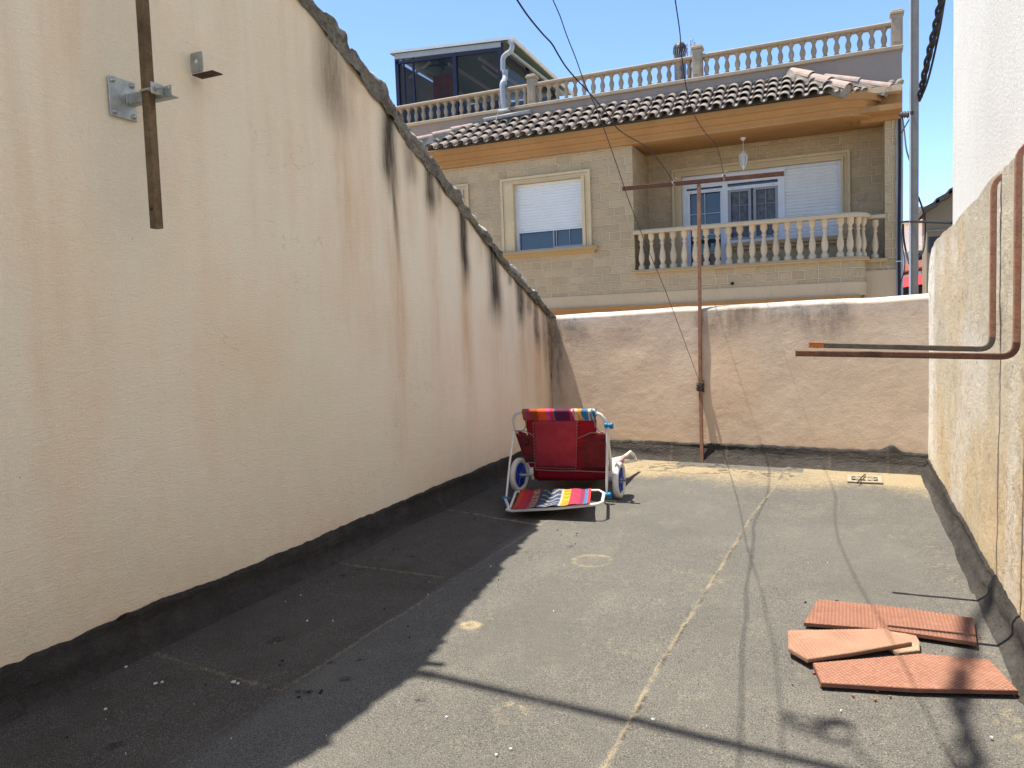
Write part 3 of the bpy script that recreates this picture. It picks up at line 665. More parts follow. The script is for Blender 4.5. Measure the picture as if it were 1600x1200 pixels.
def arc_path(p0,pc,p1,n=8):
    p0,pc,p1=map(lambda p:np.array(p,float),(p0,pc,p1)); return [tuple((1-t)**2*p0+2*t*(1-t)*pc+t*t*p1) for t in np.linspace(0,1,n)]
def rods():
    X=.535
    for top,bot,end,mt,lb in (((1552,277),(1551,546),(1264,539),'rustbar2','shorter bent steel bar on the right wall, grey arm with orange rusty tip'),
                        ((1594,225),(1586,557),(1243,552),'rustbar2','longer bent steel bar on the right wall, dark rusty lower arm')):
        T=onx(*top,X); B=onx(*bot,X); Y=(T[1]+B[1])/2; B[1]=Y; E=ony(*end,Y)
        t=thing('bent_bar',lb,'metal bar',(X,Y,B[2]),'bent steel bars fixed to the right wall')
        r=.0108; zt=T[2]
        b=MB(); path=arc_path((X+.09,Y,zt+.012),(X,Y,zt+.012),(X,Y,zt-.05))+[(X,Y,(zt+B[2])/2)]+[(X,Y,B[2]+.05)]
        b.tube(path,r,square=True,up=(0,1,0)); b.build('upright',MT[mt],t,bevel=.003)
        s=(E[2]-B[2])/(E[0]-X)
        a=MB(); path=arc_path((X,Y,B[2]+.05),(X,Y,B[2]),(X-.05,Y,B[2]-.05*s))+[(E[0]*.5+X*.5,Y,(E[2]+B[2])/2),(E[0],Y,E[2])]
        a.tube(path,r,square=True,up=(0,1,0)); a.build('arm',MT['rustbar' if 'longer' in lb else 'darkbar'],t,bevel=.003)
        if 'shorter' in lb:
            c=MB(); c.tube([(E[0]-.001,Y,E[2]),(E[0]+.06,Y,E[2]+.06*s)],r+.0008,square=True,up=(0,1,0)); c.build('rusty_tip',MT['orangerust'],t)
MT['darkbar']=rust('grey_brown_steel',(.13,.115,.09),(.10,.088,.07),(.14,.10,.06)); MT['orangerust']=rust('fresh_orange_rust',(.45,.16,.04),(.30,.09,.03),(.50,.22,.08),90)
rods()

# T-shaped clothes line post, tied to the far wall
YT=6.40
def tpost():
    foot=ony(1097,722,6.53); tie=ony(1095,605,6.615)
    top=ony(1092,288,6.68)
    t=thing('clothes_line_post','slender rusty T-shaped post tied to the far plaster wall','post',tuple(foot))
    MB().tube([foot,tie+np.array((0,-.022,0)),top],.014,square=True,up=(0,1,0)).build('post',MT['post'],t,bevel=.003)
    a=ony(973,295,top[1]); c=ony(1225,271,top[1])
    MB().tube([a,c],.017,square=True,up=(0,1,0)).build('crossbar',MT['rustbar'],t,bevel=.003)
    for (px,py) in ((1053,288),(1131,278)):
        q=ony(px,py,top[1]); k=MB()
        for j in range(4):
            f=np.linspace(0,2*math.pi,12); k.tube([(q[0]+.004*j-.006+.006*math.sin(x*2),q[1]+.028*math.cos(x),q[2]+.028*math.sin(x)) for x in f],.003,6,cap=False)
        k.tube([q+np.array((.0,0,.025)),q+np.array((.02,-.01,.05)),q+np.array((.03,-.01,.035))],.003,6); k.build('wire_loop',MT['trim'],t)
    k=MB(); rr=random.Random(3)
    for j in range(9):
        z0=tie[2]+rr.uniform(-.045,.045); f=np.linspace(0,2*math.pi,14); tl=rr.uniform(-.02,.02); 
        k.tube([(tie[0]+.029*math.cos(x)*rr.uniform(.9,1.15),tie[1]-.028+.029*math.sin(x),z0+tl*math.sin(x+1)) for x in f],.0038,6,cap=False)
    for j in range(4): 
        a_=rr.uniform(-1,1); k.tube([(tie[0],tie[1]-.05,tie[2]),(tie[0]+.03*a_,tie[1]-.07,tie[2]+rr.uniform(-.04,.05)),(tie[0]+.055*a_,tie[1]-.05,tie[2]+rr.uniform(-.05,.03))],.003,6)
    k.build('wire_knot',MT['wire'],t)
    return foot,tie,top
foot,tie,topT=tpost()

def wire(name,pts,r,mat,label,cat='wire',group='wires strung over the terrace'):
    # smooth Catmull-Rom through the surveyed points
    P=[np.array(p,float) for p in pts]; out=[]
    n=len(P); T=[]
    for i in range(n):
        d=P[min(i+1,n-1)]-P[max(i-1,0)]; T.append(d/np.linalg.norm(d))
    if n>4 and np.linalg.norm(P[1]-P[0])>1.5: T[1]=(P[2]-P[1])/np.linalg.norm(P[2]-P[1]); T[0]=(P[1]-P[0])/np.linalg.norm(P[1]-P[0])
    for i in range(n-1):
        L=np.linalg.norm(P[i+1]-P[i])
        for t in np.linspace(0,1,7)[:-1]:
            out.append((2*t**3-3*t*t+1)*P[i]+(t**3-2*t*t+t)*L*T[i]+(-2*t**3+3*t*t)*P[i+1]+(t**3-t*t)*L*T[i+1])
    out.append(P[-1]); b=MB().tube(out,r,6); o=b.build(name,MT[mat],None,loc=tuple(out[-1])); return tag(o,label,cat,group)
def strand(px,Y0,Y1,ext):
    """depth along a taut wire between two known depths, from its surveyed sight lines"""
    p=np.array(px,float); l=np.concatenate([[0],np.cumsum(np.hypot(*np.diff(p,axis=0).T))]); l/=l[-1]
    P=[ony(a,b,1/((1-t)/Y0+t/Y1)) for (a,b),t in zip(px,l)]
    return [np.array(ext,float)]+P
W1=strand([(808,0),(825,25),(848,53),(862,68),(872,85),(884,104),(900,123),(918,142),(938,165),(956,187),(964,200),(980,212),(1000,223),(1014,233),(1038,262),(1053,286)],2.6,6.67,(-.98,-.2,2.9))
wire('wire',W1,.0033,'black','thickest black wire, drooping over the sky to the left of the post crossbar')
W3=strand([(1055,0),(1061,40),(1063,58),(1064,78),(1068,108),(1072,135),(1084,178),(1101,206),(1118,225),(1126,250),(1131,277)],2.8,6.67,(-.35,-.2,2.9))
wire('wire',W3,.0024,'black','black wire dropping past the roof chimney to the right half of the post crossbar')
W2=strand([(864,0),(875,25),(885,54),(900,92),(912,126),(921,146),(933,172),(943,199),(961,250),(985,320),(1012,388),(1040,455),(1072,540),(1094,600)],2.7,6.56,(-.95,-.2,3.0))
wire('wire',W2,.0020,'wire','thinnest wire running straight down to the knot on the post')

def overhead():
    # added strands above the view, form and height chosen for the soft floor shadow
    z=5.0; S=lambda x,y,dz=0: np.array((x,y,0))+np.array((-.305,-.05,1))*(z+dz)
    t=thing('overhead_shadow_caster','unseen strands added high over the terrace to cast the soft shadow on the floor','cable',tuple(S(-1.5,2.3)))
    b=MB(); pts=[S(-1.62,2.3),S(-1.0,2.235),(S(-.3,2.165)),S(.3,2.10),S(1.2,2.05)]
    for q in range(3): b.tube([p+np.array((0,.016*math.cos(q*2.1+i),.016*math.sin(q*2.1+i))) for i,p in enumerate(pts)],.011,6)
    b.build('main_caster',MT['black'],t)
    b=MB(); rr=random.Random(8)
    for q in range(5):
        o=[rr.uniform(-.05,.05) for _ in range(6)]
        b.tube([S(.25+o[0]*.6,2.05),S(.29+o[1],2.3,.1),S(.33+o[2],2.62,.05),S(.39+o[3],2.95,.1),S(.46+o[4],3.3,.0),S(.55+o[5],3.6,0)],.010,6)
    b.build('branch_caster',MT['black'],t)
    b=MB()
    for q in range(7):
        a0=rr.uniform(0,6); cx_,cy_=-.07+rr.uniform(-.05,.05),2.36+rr.uniform(-.05,.05)
        f=np.linspace(a0,a0+rr.uniform(2.5,4.5),14); ra,rb=rr.uniform(.04,.09),rr.uniform(.03,.06)
        b.tube([S(cx_+ra*math.cos(x),cy_+rb*math.sin(x),.02*q) for x in f],rr.uniform(.006,.011),5)
    b.tube([S(-.02,2.31),S(.05,2.2),S(.1,2.12)],.006,5); b.build('coil_caster',MT['black'],t)
    b=MB(); b.lathe([(.01,-.06),(.03,-.03),(.035,.03),(.01,.06)],tuple(S(-1.36,2.27)),8,'x'); b.build('end_caster',MT['black'],t)
overhead()

# ================================================================ broken tiles on the floor
def tile(poly,lift,label,pale=0.,tilt=(0,0),th=.013):
    P=[onz(a,b,lift+th)[:2] for a,b in poly]; P=np.array(P); c=P.mean(0)
    # fine pressed pattern: grid of small squares cut by the polygon
    ang=math.atan2(*(P[1]-P[0])[::-1]); u=np.array((math.cos(ang),math.sin(ang))); w=np.array((-u[1],u[0]))
    st=.0033; loc=(P-c)@np.stack([u,w]).T
    x0,y0=loc.min(0)-.01; x1,y1=loc.max(0)+.01
    gx=np.arange(x0,x1,st); gy=np.arange(y0,y1,st); GX,GY=np.meshgrid(gx,gy)
    n=len(P)
    area=sum(loc[i][0]*loc[(i+1)%n][1]-loc[(i+1)%n][0]*loc[i][1] for i in range(n)); 
    if area<0: loc=loc[::-1]; P=P[::-1]
    ins=np.ones_like(GX,bool); dist=np.full(GX.shape,9.)
    # even-odd point test (poly may be concave), edge wobble for the broken sides
    inside=np.zeros_like(GX,bool)
    for i in range(n):
        a=loc[i]; b=loc[(i+1)%n]
        cond=((a[1]>GY)!=(b[1]>GY)); xi=(b[0]-a[0])*(GY-a[1])/((b[1]-a[1]) or 1e-9)+a[0]
        inside^=(cond&(GX<xi))
    pat=(np.mod(GX,.0132)>.0045)*1.*(np.mod(GY+.0066*(np.floor(GX/.0132)%2),.0132)>.0045)
    sl=lambda x,y:lift+tilt[0]*x+tilt[1]*y
    b=MB(); idx={}; vs=[];at=[]
    def vid(i,j):
        if (i,j) in idx: return idx[(i,j)]
        x=gx[j];y=gy[i]; q=c+u*x+w*y; k=len(vs); p=pat[i,j]
        vs.append((q[0],q[1],sl(x,y)+th+.0009*p)); at.append((float(p),pale*float(np.clip(.2+1.1*vn(x*11,y*11,3),0,1)),0)); idx[(i,j)]=k; return k
    fs=[]
    cell=inside[:-1,:-1]&inside[1:,1:]&inside[1:,:-1]&inside[:-1,1:]
    for i,j in zip(*np.nonzero(cell)): fs.append((vid(i,j),vid(i,j+1),vid(i+1,j+1),vid(i+1,j)))
    ntop=len(vs)
    # boundary slab
    pin=[(c+u*(x)+w*(y)) for x,y in loc]; 
    base=len(vs)
    for (x,y),q in zip(loc,pin): vs.append((q[0],q[1],sl(x,y)+th-.0006)); at.append((0,pale,0))
    for (x,y),q in zip(loc,pin): vs.append((q[0],q[1],sl(x,y))); at.append((0,0,0))
    fs.append(tuple(range(base,base+n))); fs.append(tuple(range(base+n,base+2*n))[::-1])
    for i in range(n): fs.append((base+n+i,base+n+(i+1)%n,base+(i+1)%n,base+i))
    me=bpy.data.meshes.new('broken_tile'); o3=np.array((c[0],c[1],0.))
    me.from_pydata([tuple(np.array(p)-o3) for p in vs],[],fs)
    ca=me.color_attributes.new('st','FLOAT_COLOR','POINT'); ca.data.foreach_set('color',[y for a in at for y in (*a,1.)])
    me.materials.append(MT['terra']); o=bpy.data.objects.new('broken_tile',me); col.objects.link(o); o.location=o3
    tag(o,label,'broken tile','broken floor tiles by the right wall')
tile([(1278,936),(1400,948),(1521,965),(1526,1004),(1390,984),(1256,973)],.010,'long narrow terracotta tile piece, farthest of the broken pieces',0,(0.0,.0))
tile([(1231,985),(1385,982),(1398,990),(1425,1003),(1330,1020),(1262,1030),(1232,1013)],.020,'pointed paler pink tile piece lying on top of the small beige fragment',.5)
tile([(1388,984),(1431,993),(1436,1001),(1437,1016),(1404,1020),(1388,1012)],.004,'small beige tile fragment under the point of the pink piece',1.)
tile([(1270,1036),(1440,1021),(1547,1031),(1591,1079),(1430,1076),(1283,1067)],.008,'largest terracotta tile piece with slanted ends, nearest the camera',0)

# ================================================================ floor drain and litter
def drain():
    c=onz(1351,748,.01); t=thing('drain_grate','square cement drain grate half buried in blown sand at the far wall','drain',(c[0],c[1],0))
    z=.012; s=.115
    b=MB(); N=18
    # plate built as ring sectors between slots
    b.bbox(c[0]-s,c[0]+s,c[1]-s,c[1]-s+.035,0,z,.003); b.bbox(c[0]-s,c[0]+s,c[1]+s-.035,c[1]+s,0,z,.003)
    b.bbox(c[0]-s,c[0]-s+.03,c[1]-s+.035,c[1]+s-.035,0,z,.003); b.bbox(c[0]+s-.03,c[0]+s,c[1]-s+.035,c[1]+s-.035,0,z,.003)
    b.build('frame',MT['drain'],t)
    MB().box(c[0]-s+.03,c[0]+s-.03,c[1]-s+.035,c[1]+s-.035,.0,.003).build('well',MT['black'],t)
    r=MB()
    for j in range(6):
        a=math.pi*j/6+.25; L=.083; r.tube([(c[0]-L*math.cos(a),c[1]-L*math.sin(a)*.9,z-.003-.0003*j),(c[0]+L*math.cos(a),c[1]+L*math.sin(a)*.9,z-.003-.0003*j)],.0055,6)
    r.lathe([(.03,0),(.03,.008)],(c[0]+.012,c[1],.002),12); r.build('grille',MT['drain'],t)
    p=onz(1340,754,.02);q=onz(1352,741,.02); tw=MB().tube([p,(p+q)/2+np.array((.004,0,.012)),q],.004,6); tag(tw.build('twig',MT['leaf'],None,loc=tuple(p)),'short dark twig lying across the drain grate','twig')
drain()
def crumbs():
    rr=random.Random(21); b=MB()
    for k in range(34):
        q=onz(rr.uniform(1235,1560),rr.uniform(965,1095)); n=rr.randint(4,6); a0=rr.random()*6; sz=rr.uniform(.002,.006)
        b.prism([(q[0]+sz*rr.uniform(.5,1)*math.cos(a0+6.283*i/n),q[1]+sz*rr.uniform(.5,1)*math.sin(a0+6.283*i/n)) for i in range(n)],-.002,.004)
    tag(b.build('tile_crumbs',MT['crumb']),'terracotta crumbs and dust strewn round the broken tiles','crumbs',kind='stuff')
MT['crumb']=simple('terracotta_crumb',(.34,.16,.10),.9,0,.4,90,.3)
crumbs()
def litter():
    b=MB(); rr=random.Random(5)
    def chip(x,y,s,z=.006):
        z=min(z,.0035); n=rr.randint(5,8); a0=rr.random()*6; P=[(x+s*rr.uniform(.3,1)*math.cos(a0+2*math.pi*k/n),y+s*rr.uniform(.5,1)*math.sin(a0+2*math.pi*k/n)) for k in range(n)]
        b.prism(P,z-.005,z)
    for a,c,s in ((243,1068,.008),(253,1066,.008),(365,1066,.010),(372,1068,.008),(165,1108,.006),(197,1042,.006),(798,1171,.006),(776,1180,.007),(767,885,.004),(1020,1125,.007),(697,1121,.006),(1314,1111,.004),(1549,1153,.005),(1430,1009,.004),(1408,1066,.004),(865,955,.004),(937,790,.003),(480,970,.005),(520,970,.004),(470,930,.004)):
        q=onz(a,c); chip(q[0],q[1],s)
    for k in range(60):
        y=1.3+5*rr.random()**1.3; x=rr.uniform(-2.35,.4)
        if x<-1.2 or rr.random()<.3: chip(x,y,rr.uniform(.001,.0026),.003)
    tag(b.build('pale_litter',MT['fleck']),'small pale flakes and grit scattered over the dark felt','litter',kind='stuff')
    b=MB()
    for k in range(34):
        y=1.4+3.2*rr.random(); x=rr.uniform(-2.3,-1.25); chip(x,y,rr.uniform(.002,.006),.004)
    for a,c in ((485,1080),(495,1082),(505,1078),(478,1086),(1262,942),(1300,941)):
        q=onz(a,c); chip(q[0]+rr.uniform(-.02,.02),q[1]+rr.uniform(-.02,.02),.008,.005)
    tag(b.build('dark_litter',MT['leaf']),'small dry dark leaf scraps scattered along the left of the floor','litter',kind='stuff')
    q=onx(187,974,XL); s=MB()
    for k in range(7): s.tube([(XL+.012,q[1]+.004*k-.014,.15),(XL+.018,q[1]+.006*k-.018,.165+.01*rr.random())],.0025,5)
    tag(s.build('weed_tuft',MT['leaf'],None,loc=(XL,q[1],.15)),'tiny dark weed tuft growing where the felt meets the cream wall','weed')
litter()

# ================================================================ beach lounger
def lounger():
    t=thing('beach_lounger','folded red beach lounger with white tube frame and blue wheels in the far left corner','lounger',(-1.8,5.05,0))
    T='whitetube'
    # wheels
    for sx,px,py in ((-1,(812),768),(1,968,778)):
        g=onz(px,py); x=g[0]; y=g[1]+.005; r=.122
        yaw=R(-5 if sx<0 else 2)
        def place(o): o.rotation_euler=(0,0,yaw)
        w=MB(); w.lathe([(r-.030,-.017),(r-.006,-.019),(r,-.011),(r+.002,0),(r,.011),(r-.006,.019),(r-.030,.017),(r-.034,.0),(r-.030,-.017)],(0,0,0),36,'x')
        root=bpy.data.objects.new('wheel',None); root.empty_display_size=.05; col.objects.link(root); root.parent=t; root.location=Vector((x,y,r))-Vector(t.location); place(root)
        o=w.build('tyre',MT['tyre']); o.parent=root
        d=MB(); d.lathe([(.004,-.008),(r-.032,-.008),(r-.032,.008),(.004,.008)],(0,0,0),28,'x')
        for k in range(6):
            a=2*math.pi*k/6; 
            for s_ in (-1,1): d.tube([(s_*.011,.02*math.cos(a),.02*math.sin(a)),(s_*.010,(r-.036)*math.cos(a),(r-.036)*math.sin(a))],.0065,6)
        o=d.build('wheel_disc',MT['blue']); o.parent=root
        h=MB(); h.lathe([(.022,-.014),(.022,.014)],(0,0,0),14,'x'); h.lathe([(.007,.014*1),(.007,.040),(.011,.040),(.011,.046)] if sx>0 else [(.007,-.04),(.007,-.014)],(0,0,0),10,'x'); o=h.build('hub',MT['blue' if 0 else 'galv']); o.parent=root
    a=onz(812,768); c=onz(968,778)
    MB().tube([(a[0]+.0,a[1],.122),(a[0]+.09,a[1]+.02,.122)],.011,10).build('axle_stub',MT['galv'],t); MB().tube([(c[0]-.09,c[1]+.02,.122),(c[0],c[1]+.01,.122)],.014,10).build('axle_stub',MT['galv'],t)
    # backrest: leans towards the camera
    def BP(px,py,s): # s: 0 bottom .. 1 top ; plane leaning forward
        Y=5.20-.27*s; return ony(px,py,Y)
    z_of=lambda s:.10+.49*s
    outline=[(833,748,0.),(822,718,.22),(811,686,.55),(804,666,.78),(802,655,.90),(806,646,.97),(815,643,1.),(870,642,1.),(925,643,1.),(938,648,.97),(946,657,.90),(948,670,.78),(951,700,.48),(954,722,.2),(955,745,.0)]
    MB().tube([BP(*p) for p in outline],.0125,12).build('back_tube',MT[T],t)
    # fabric panel (behind the tube as a sheet) with hand cut-outs at the top corners
    def sheet(name,pts,mat,dy=0,bul=0,rows=14,cols=22,attr=None,th=.002,rough=.010):
        (tl,tr,br,bl)=pts; U,V=np.meshgrid(np.linspace(0,1,cols),np.linspace(0,1,rows))
        TL,TR,BR,BL=[np.array(BP(*p)) for p in (tl,tr,br,bl)]
        P=(TL[None,None]*((1-U)*(1-V))[...,None]+TR*(U*(1-V))[...,None]+BR*(U*V)[...,None]+BL*((1-U)*V)[...,None])
        P[...,1]+=dy-bul*np.sin(U*math.pi)*np.sin(V*math.pi*.9+.15)+rough*fbm(U*5,V*5,3,7)
        o=grid(name,P[...,0],P[...,1],P[...,2],MT[mat],t,attr,flip=True)
        s=o.modifiers.new('cloth','SOLIDIFY'); s.thickness=th; return o
    body=[(818,0)]
    # centre column of cloth (under the top bar to the bottom), then the flanks below the hand holes
    sheet('back_cloth',((819,655,.9),(932,656,.9),(930,751,-.03),(840,751,-.03)),'maroon',.002,.012)
    sheet('back_cloth',((807,673,.70),(822,677,.68),(846,751,-.03),(834,748,-.02)),'maroon',.004,.003,10,5)
    sheet('back_cloth',((931,676,.68),(946,676,.70),(953,748,-.02),(926,751,-.03)),'maroon',.004,.003,10,5)
    # dark binding round the hand holes
    for pts in (((819,648,.95),(822,656,.9),(822,667,.8),(817,673,.74),(808,673,.72)),((932,648,.95),(929,656,.9),(930,666,.82),(937,674,.76),(945,676,.72))):
        MB().tube([np.array(BP(*p))+np.array((0,-.004,0)) for p in pts],.0042,6).build('binding',MT['trim'],t)
    # printed hem wrapped over the top tube
    cols=90; U=np.linspace(0,1,cols); ang=np.linspace(-.5,2.6,12); P0=np.array(BP(817,644,1.));P1=np.array(BP(931,644,1.))
    UU,AA=np.meshgrid(U,ang); r=.0195
    Xh=P0[0]+(P1[0]-P0[0])*UU; Zh=P0[2]+.004+(P1[2]-P0[2])*UU+r*np.sin(AA)-np.where(AA<0,0,0); Yh=P0[1]-r*np.cos(AA)
    ext=np.linspace(1,0,6)[:-1]
    Xe=np.repeat(Xh[:1],5,0); Ze=np.stack([Zh[0]-.052*e for e in ext]); Ye=np.stack([Yh[0]+.022*e for e in ext])
    Xh=np.vstack([Xe,Xh]);Yh=np.vstack([Ye,Yh]);Zh=np.vstack([Ze,Zh])
    pal=[(.0,(.30,.10,.02)),(.05,(.35,.03,.15)),(.10,(.30,.05,.01)),(.22,(.75,.09,.02)),(.34,(.62,.06,.30)),(.39,(.60,.02,.05)),(.43,(.03,.12,.20)),(.455,(.09,.01,.05)),(.66,(.45,.02,.09)),(.72,(.60,.45,.30)),(.76,(.65,.28,.02)),(.82,(.03,.16,.30)),(.90,(.55,.48,.40)),(.93,(.03,.16,.30)),(1.01,(.02,.1,.2))]
    def palette(u,v,pal):
        out=np.zeros(u.shape+(3,)); 
        for k,(s0,c_) in enumerate(pal): out[u>=s0]=c_
        return out
    c_=palette(UU[0]+0*UU[0],None,pal); cc=np.repeat(c_[None],Xh.shape[0],0)
    # scroll motifs
    rowi=np.linspace(0,1,Xh.shape[0])[:,None]; m=(np.abs(np.sin(UU[0][None]*26+rowi*3)-.1-rowi)<.16)&(UU[0][None]>.68); cc[m]=(.6,.5,.4)
    grid('printed_hem',Xh,Yh,Zh,MT['print'],t,(cc[...,0],cc[...,1],cc[...,2]),flip=True)
    # centre pocket, side mesh pockets
    sheet('pocket',((835,657,.88),(904,657,.88),(902,731,.13),(838,729,.15)),'pocket',-.020,.012,rows=16)
    pk=[(835,657,.88),(904,657,.88),(903,694,.5),(902,731,.13),(870,730,.14),(838,729,.15),(837,694,.5),(835,657,.88)]
    k=MB(); pp=[np.array(BP(*p))+np.array((0,-.030,0)) for p in pk]
    seg=[]
    for i in range(len(pp)-1):
        n=14
        for j in range(0,n,2):
            if i==0: continue
            k.tube([pp[i]+(pp[i+1]-pp[i])*j/n,pp[i]+(pp[i+1]-pp[i])*(j+1.1)/n],.0028,5)
    k.build('stitching',MT['trim'],t)
    sheet('side_pocket',((806,677,.68),(835,681,.64),(838,722,.22),(822,722,.22)),'mesh',-.012,.008,8,8)
    sheet('side_pocket',((905,684,.6),(946,677,.68),(951,735,.1),(903,734,.11)),'mesh',-.012,.010,8,10)
    for pts in (((804,673,.70),(823,673,.70),(836,681,.64)),((904,684,.6),(925,675,.70),(947,677,.68)),((822,722,.22),(838,722,.22),(838,733,.12),(870,735,.1),(903,735,.1),(950,737,.08))):
        MB().tube([np.array(BP(*p))+np.array((0,-.018,0)) for p in pts],.0036,6).build('binding',MT['trim'],t)
    # printed flashes on the flanks (black loops on red)
    for pts in (((813,683,.6),(822,681,.62),(829,687,.55),(827,694,.5),(818,696,.46),(813,690,.52)),((822,712,.3),(829,709,.33),(838,716,.27))):
        k=MB(); k.tube([np.array(BP(*p))+np.array((0,-.024,0)) for p in pts],.004,5); k.build('print_loop',MT['navy'],t)
    for a_,b_ in (((938,687,.58),(948,688,.57)),((943,709,.36),(950,709,.36))):
        k=MB(); k.tube([np.array(BP(*a_))+np.array((0,-.022,0)),np.array(BP(*b_))+np.array((0,-.022,0))],.0035,5); k.build('print_loop',MT['navy'],t)
    # arm struts
    sl0=ony(803,674,4.94); sl1=onz(791,776,.045); sr0=ony(949,667,4.93); sr1=onz(948,770,.06)
    MB().tube([sl0,(sl0+sl1)/2+np.array((-.004,0,0)),sl1],.0075,8).build('arm_strut',MT[T],t)
    MB().tube([sr0,(sr0*.6+sr1*.4),(sr0*.15+sr1*.85),sr1],[.008,.0095,.0095,.006],8).build('arm_strut',MT[T],t)
    def clamp(p,l=.05,r=.017):
        b=MB(); b.lathe([(r*.7,-l/2),(r,-l/2+.004),(r,-l/6),(r*.75,-l/6+.003),(r*.75,l/6-.003),(r,l/6),(r,l/2-.004),(r*.6,l/2)],tuple(p),14,'x'); b.box(p[0]+l*.1,p[0]+l*.5,p[1]-r*.9,p[1]+r*.4,p[2]-r*1.25,p[2]-r*.7); b.build('clamp',MT['cyan'],t)
    clamp(sr0+np.array((.012,-.006,.012)),.06,.017); clamp(onz(948,773,.06),.062,.018); clamp(onz(791,780,.03),.055,.017)
    # foot rest, lying almost flat
    FL=onz(792,797,.045);FR=onz(941,785,.10);FR2=onz(933,788,.10);BR=onz(944,771,.075);BL=onz(812,769,.05);BR2=onz(936,766,.075)
    FL1=onz(800,798,.045)
    MB().tube([onz(790,781,.035),FL+np.array((-.004,.04,0)),FL,FL1,(FL1+FR2)/2+np.array((0,0,-.006)),FR2,FR,BR],.0105,10).build('foot_tube',MT[T],t)
    MB().tube([FL+np.array((-.004,.06,.0)),BL+np.array((-.03,0,0)),BL,BR2,BR],.008,10).build('foot_tube',MT[T],t)
    cols,rows=120,26; U,V=np.meshgrid(np.linspace(0,1,cols),np.linspace(0,1,rows))
    a_=onz(798,798,.050);b_=onz(921,789,.102);c2=onz(924,766,.082);d_=onz(813,768,.056)
    P=a_*((1-U)*(1-V))[...,None]+b_*(U*(1-V))[...,None]+c2*(U*V)[...,None]+d_*((1-U)*V)[...,None]
    P[...,2]+=.012-.020*np.sin(V*math.pi)+.003*np.sin(U*26)
    pal2=[(.0,(.50,.06,.02)),(.06,(.50,.025,.03)),(.15,(.34,.025,.06)),(.21,(.33,.25,.16)),(.30,(.025,.055,.10)),(.46,(.02,.045,.12)),(.60,(.42,.38,.30)),(.63,(.60,.27,.02)),(.73,(.40,.025,.06)),(.86,(.22,.02,.06)),(.92,(.03,.15,.30)),(.96,(.45,.03,.04))]
    cc=palette(U,V,pal2)
    mz=(np.abs(np.mod(V*6+U*3,1)-.5)<.20)&(U>.20)&(U<.32)&(np.abs(np.sin(U*60+V*9))>.4); cc[mz]=(.30,.03,.03)
    mz=(np.abs(np.mod(V*5+np.sin(U*30)*.35,1)-.5)<.13)&(U>.34)&(U<.62); cc[mz]=(.33,.28,.19)
    mz=(np.abs(np.mod(V*7,1)-.5)<.12)&(U>.64)&(U<.72); cc[mz]=(.30,.12,.02)
    mz=(np.abs(np.sin(U*22+V*14))<.22)&(U>.76)&(U<.92); cc[mz]=(.06,.06,.14)
    o=grid('foot_cloth',P[...,0],P[...,1],P[...,2],MT['print'],t,(cc[...,0],cc[...,1],cc[...,2])); s=o.modifiers.new('cloth','SOLIDIFY'); s.thickness=.003
    # seat section behind the backrest with its end loop
    e=[ony(955,742,5.2),ony(963,726,5.45),ony(975,714,5.75),ony(985,706,5.95),ony(990,711,6.02),ony(994,719,6.02),ony(985,721,5.9),ony(972,722,5.7)]
    MB().tube(e,.0125,10).build('seat_tube',MT[T],t)
    L0=np.array(e[0])+np.array((-.50,.05,.0)); L1=np.array(e[3])+np.array((-.52,.05,0))
    MB().tube([L0,(L0+L1)/2,L1],.0115,8).build('seat_tube',MT[T],t)
    U,V=np.meshgrid(np.linspace(0,1,40),np.linspace(0,1,20)); A=np.array(e[0]);B=np.array(e[2])
    P=A*((1-U)*(1-V))[...,None]+B*((1-U)*V)[...,None]+L0*(U*(1-V))[...,None]+(L0+(L1-L0)*.75)*(U*V)[...,None]
    P[...,2]+=.012-.04*np.sin(U*math.pi)
    cc=np.zeros(U.shape+(3,)); cc[:]=(.40,.47,.50); cc[(U>.14)]=(.18,.30,.38); cc[(U>.3)]=(.40,.05,.08)
    mz=(np.abs(np.sin(U*40+V*12))<.3); cc[mz]=(.55,.50,.42)
    grid('seat_cloth',P[...,0],P[...,1],P[...,2],MT['print'],t,(cc[...,0],cc[...,1],cc[...,2]),flip=True)
    q=np.array(e[2]); MB().tube([np.array(e[1]),np.array(e[2])],.017,10).build('tube_sleeve',MT['pinkprint'],t)
    # brackets at the hinge
    for p in (ony(830,735,5.12),ony(952,741,5.12)):
        MB().bbox(p[0]-.014,p[0]+.016,p[1]-.012,p[1]+.012,p[2]-.03,p[2]+.022,.004).build('hinge',MT[T],t)
MT['pinkprint']=simple('pink_print',(.50,.28,.24),.8,0,.3,60,0)
lounger()

# ================================================================ the house across the street
YH=14.0; YS=14.4; YB=15.2; XE=.87; XA=.33; XW=-9.4
def path_main():
    c=(XA-.4,YS); pts=[(XW,YH),(-6.5,YH),(c[0],YH)]
    for a in np.linspace(0,math.pi/2,9)[1:]: pts.append((c[0]+.4*math.sin(a),c[1]-.4*math.cos(a)))
    pts.append((XA,YS+.35)); return pts
def ribbon(mb,path,prof,close=True,smooth=False):
    P=np.array(path,float); n=len(P); N=[]
    for i in range(n):
        d=P[min(i+1,n-1)]-P[max(i-1,0)]; d/=np.linalg.norm(d); N.append((d[1],-d[0]))
    N=np.array(N); m=len(prof); vs=[]
    for i in range(n):
        for (o,z) in prof: vs.append((P[i,0]+N[i,0]*o,P[i,1]+N[i,1]*o,z))
    fs=[(i*m+j,(i+1)*m+j,(i+1)*m+j+1,i*m+j+1) for i in range(n-1) for j in range(m-1)]
    if close: fs+=[(i*m+m-1,(i+1)*m+m-1,(i+1)*m,i*m) for i in range(n-1)]+[tuple(range(m)),tuple((n-1)*m+j for j in range(m))[::-1]]
    mb.add(vs,fs); return mb
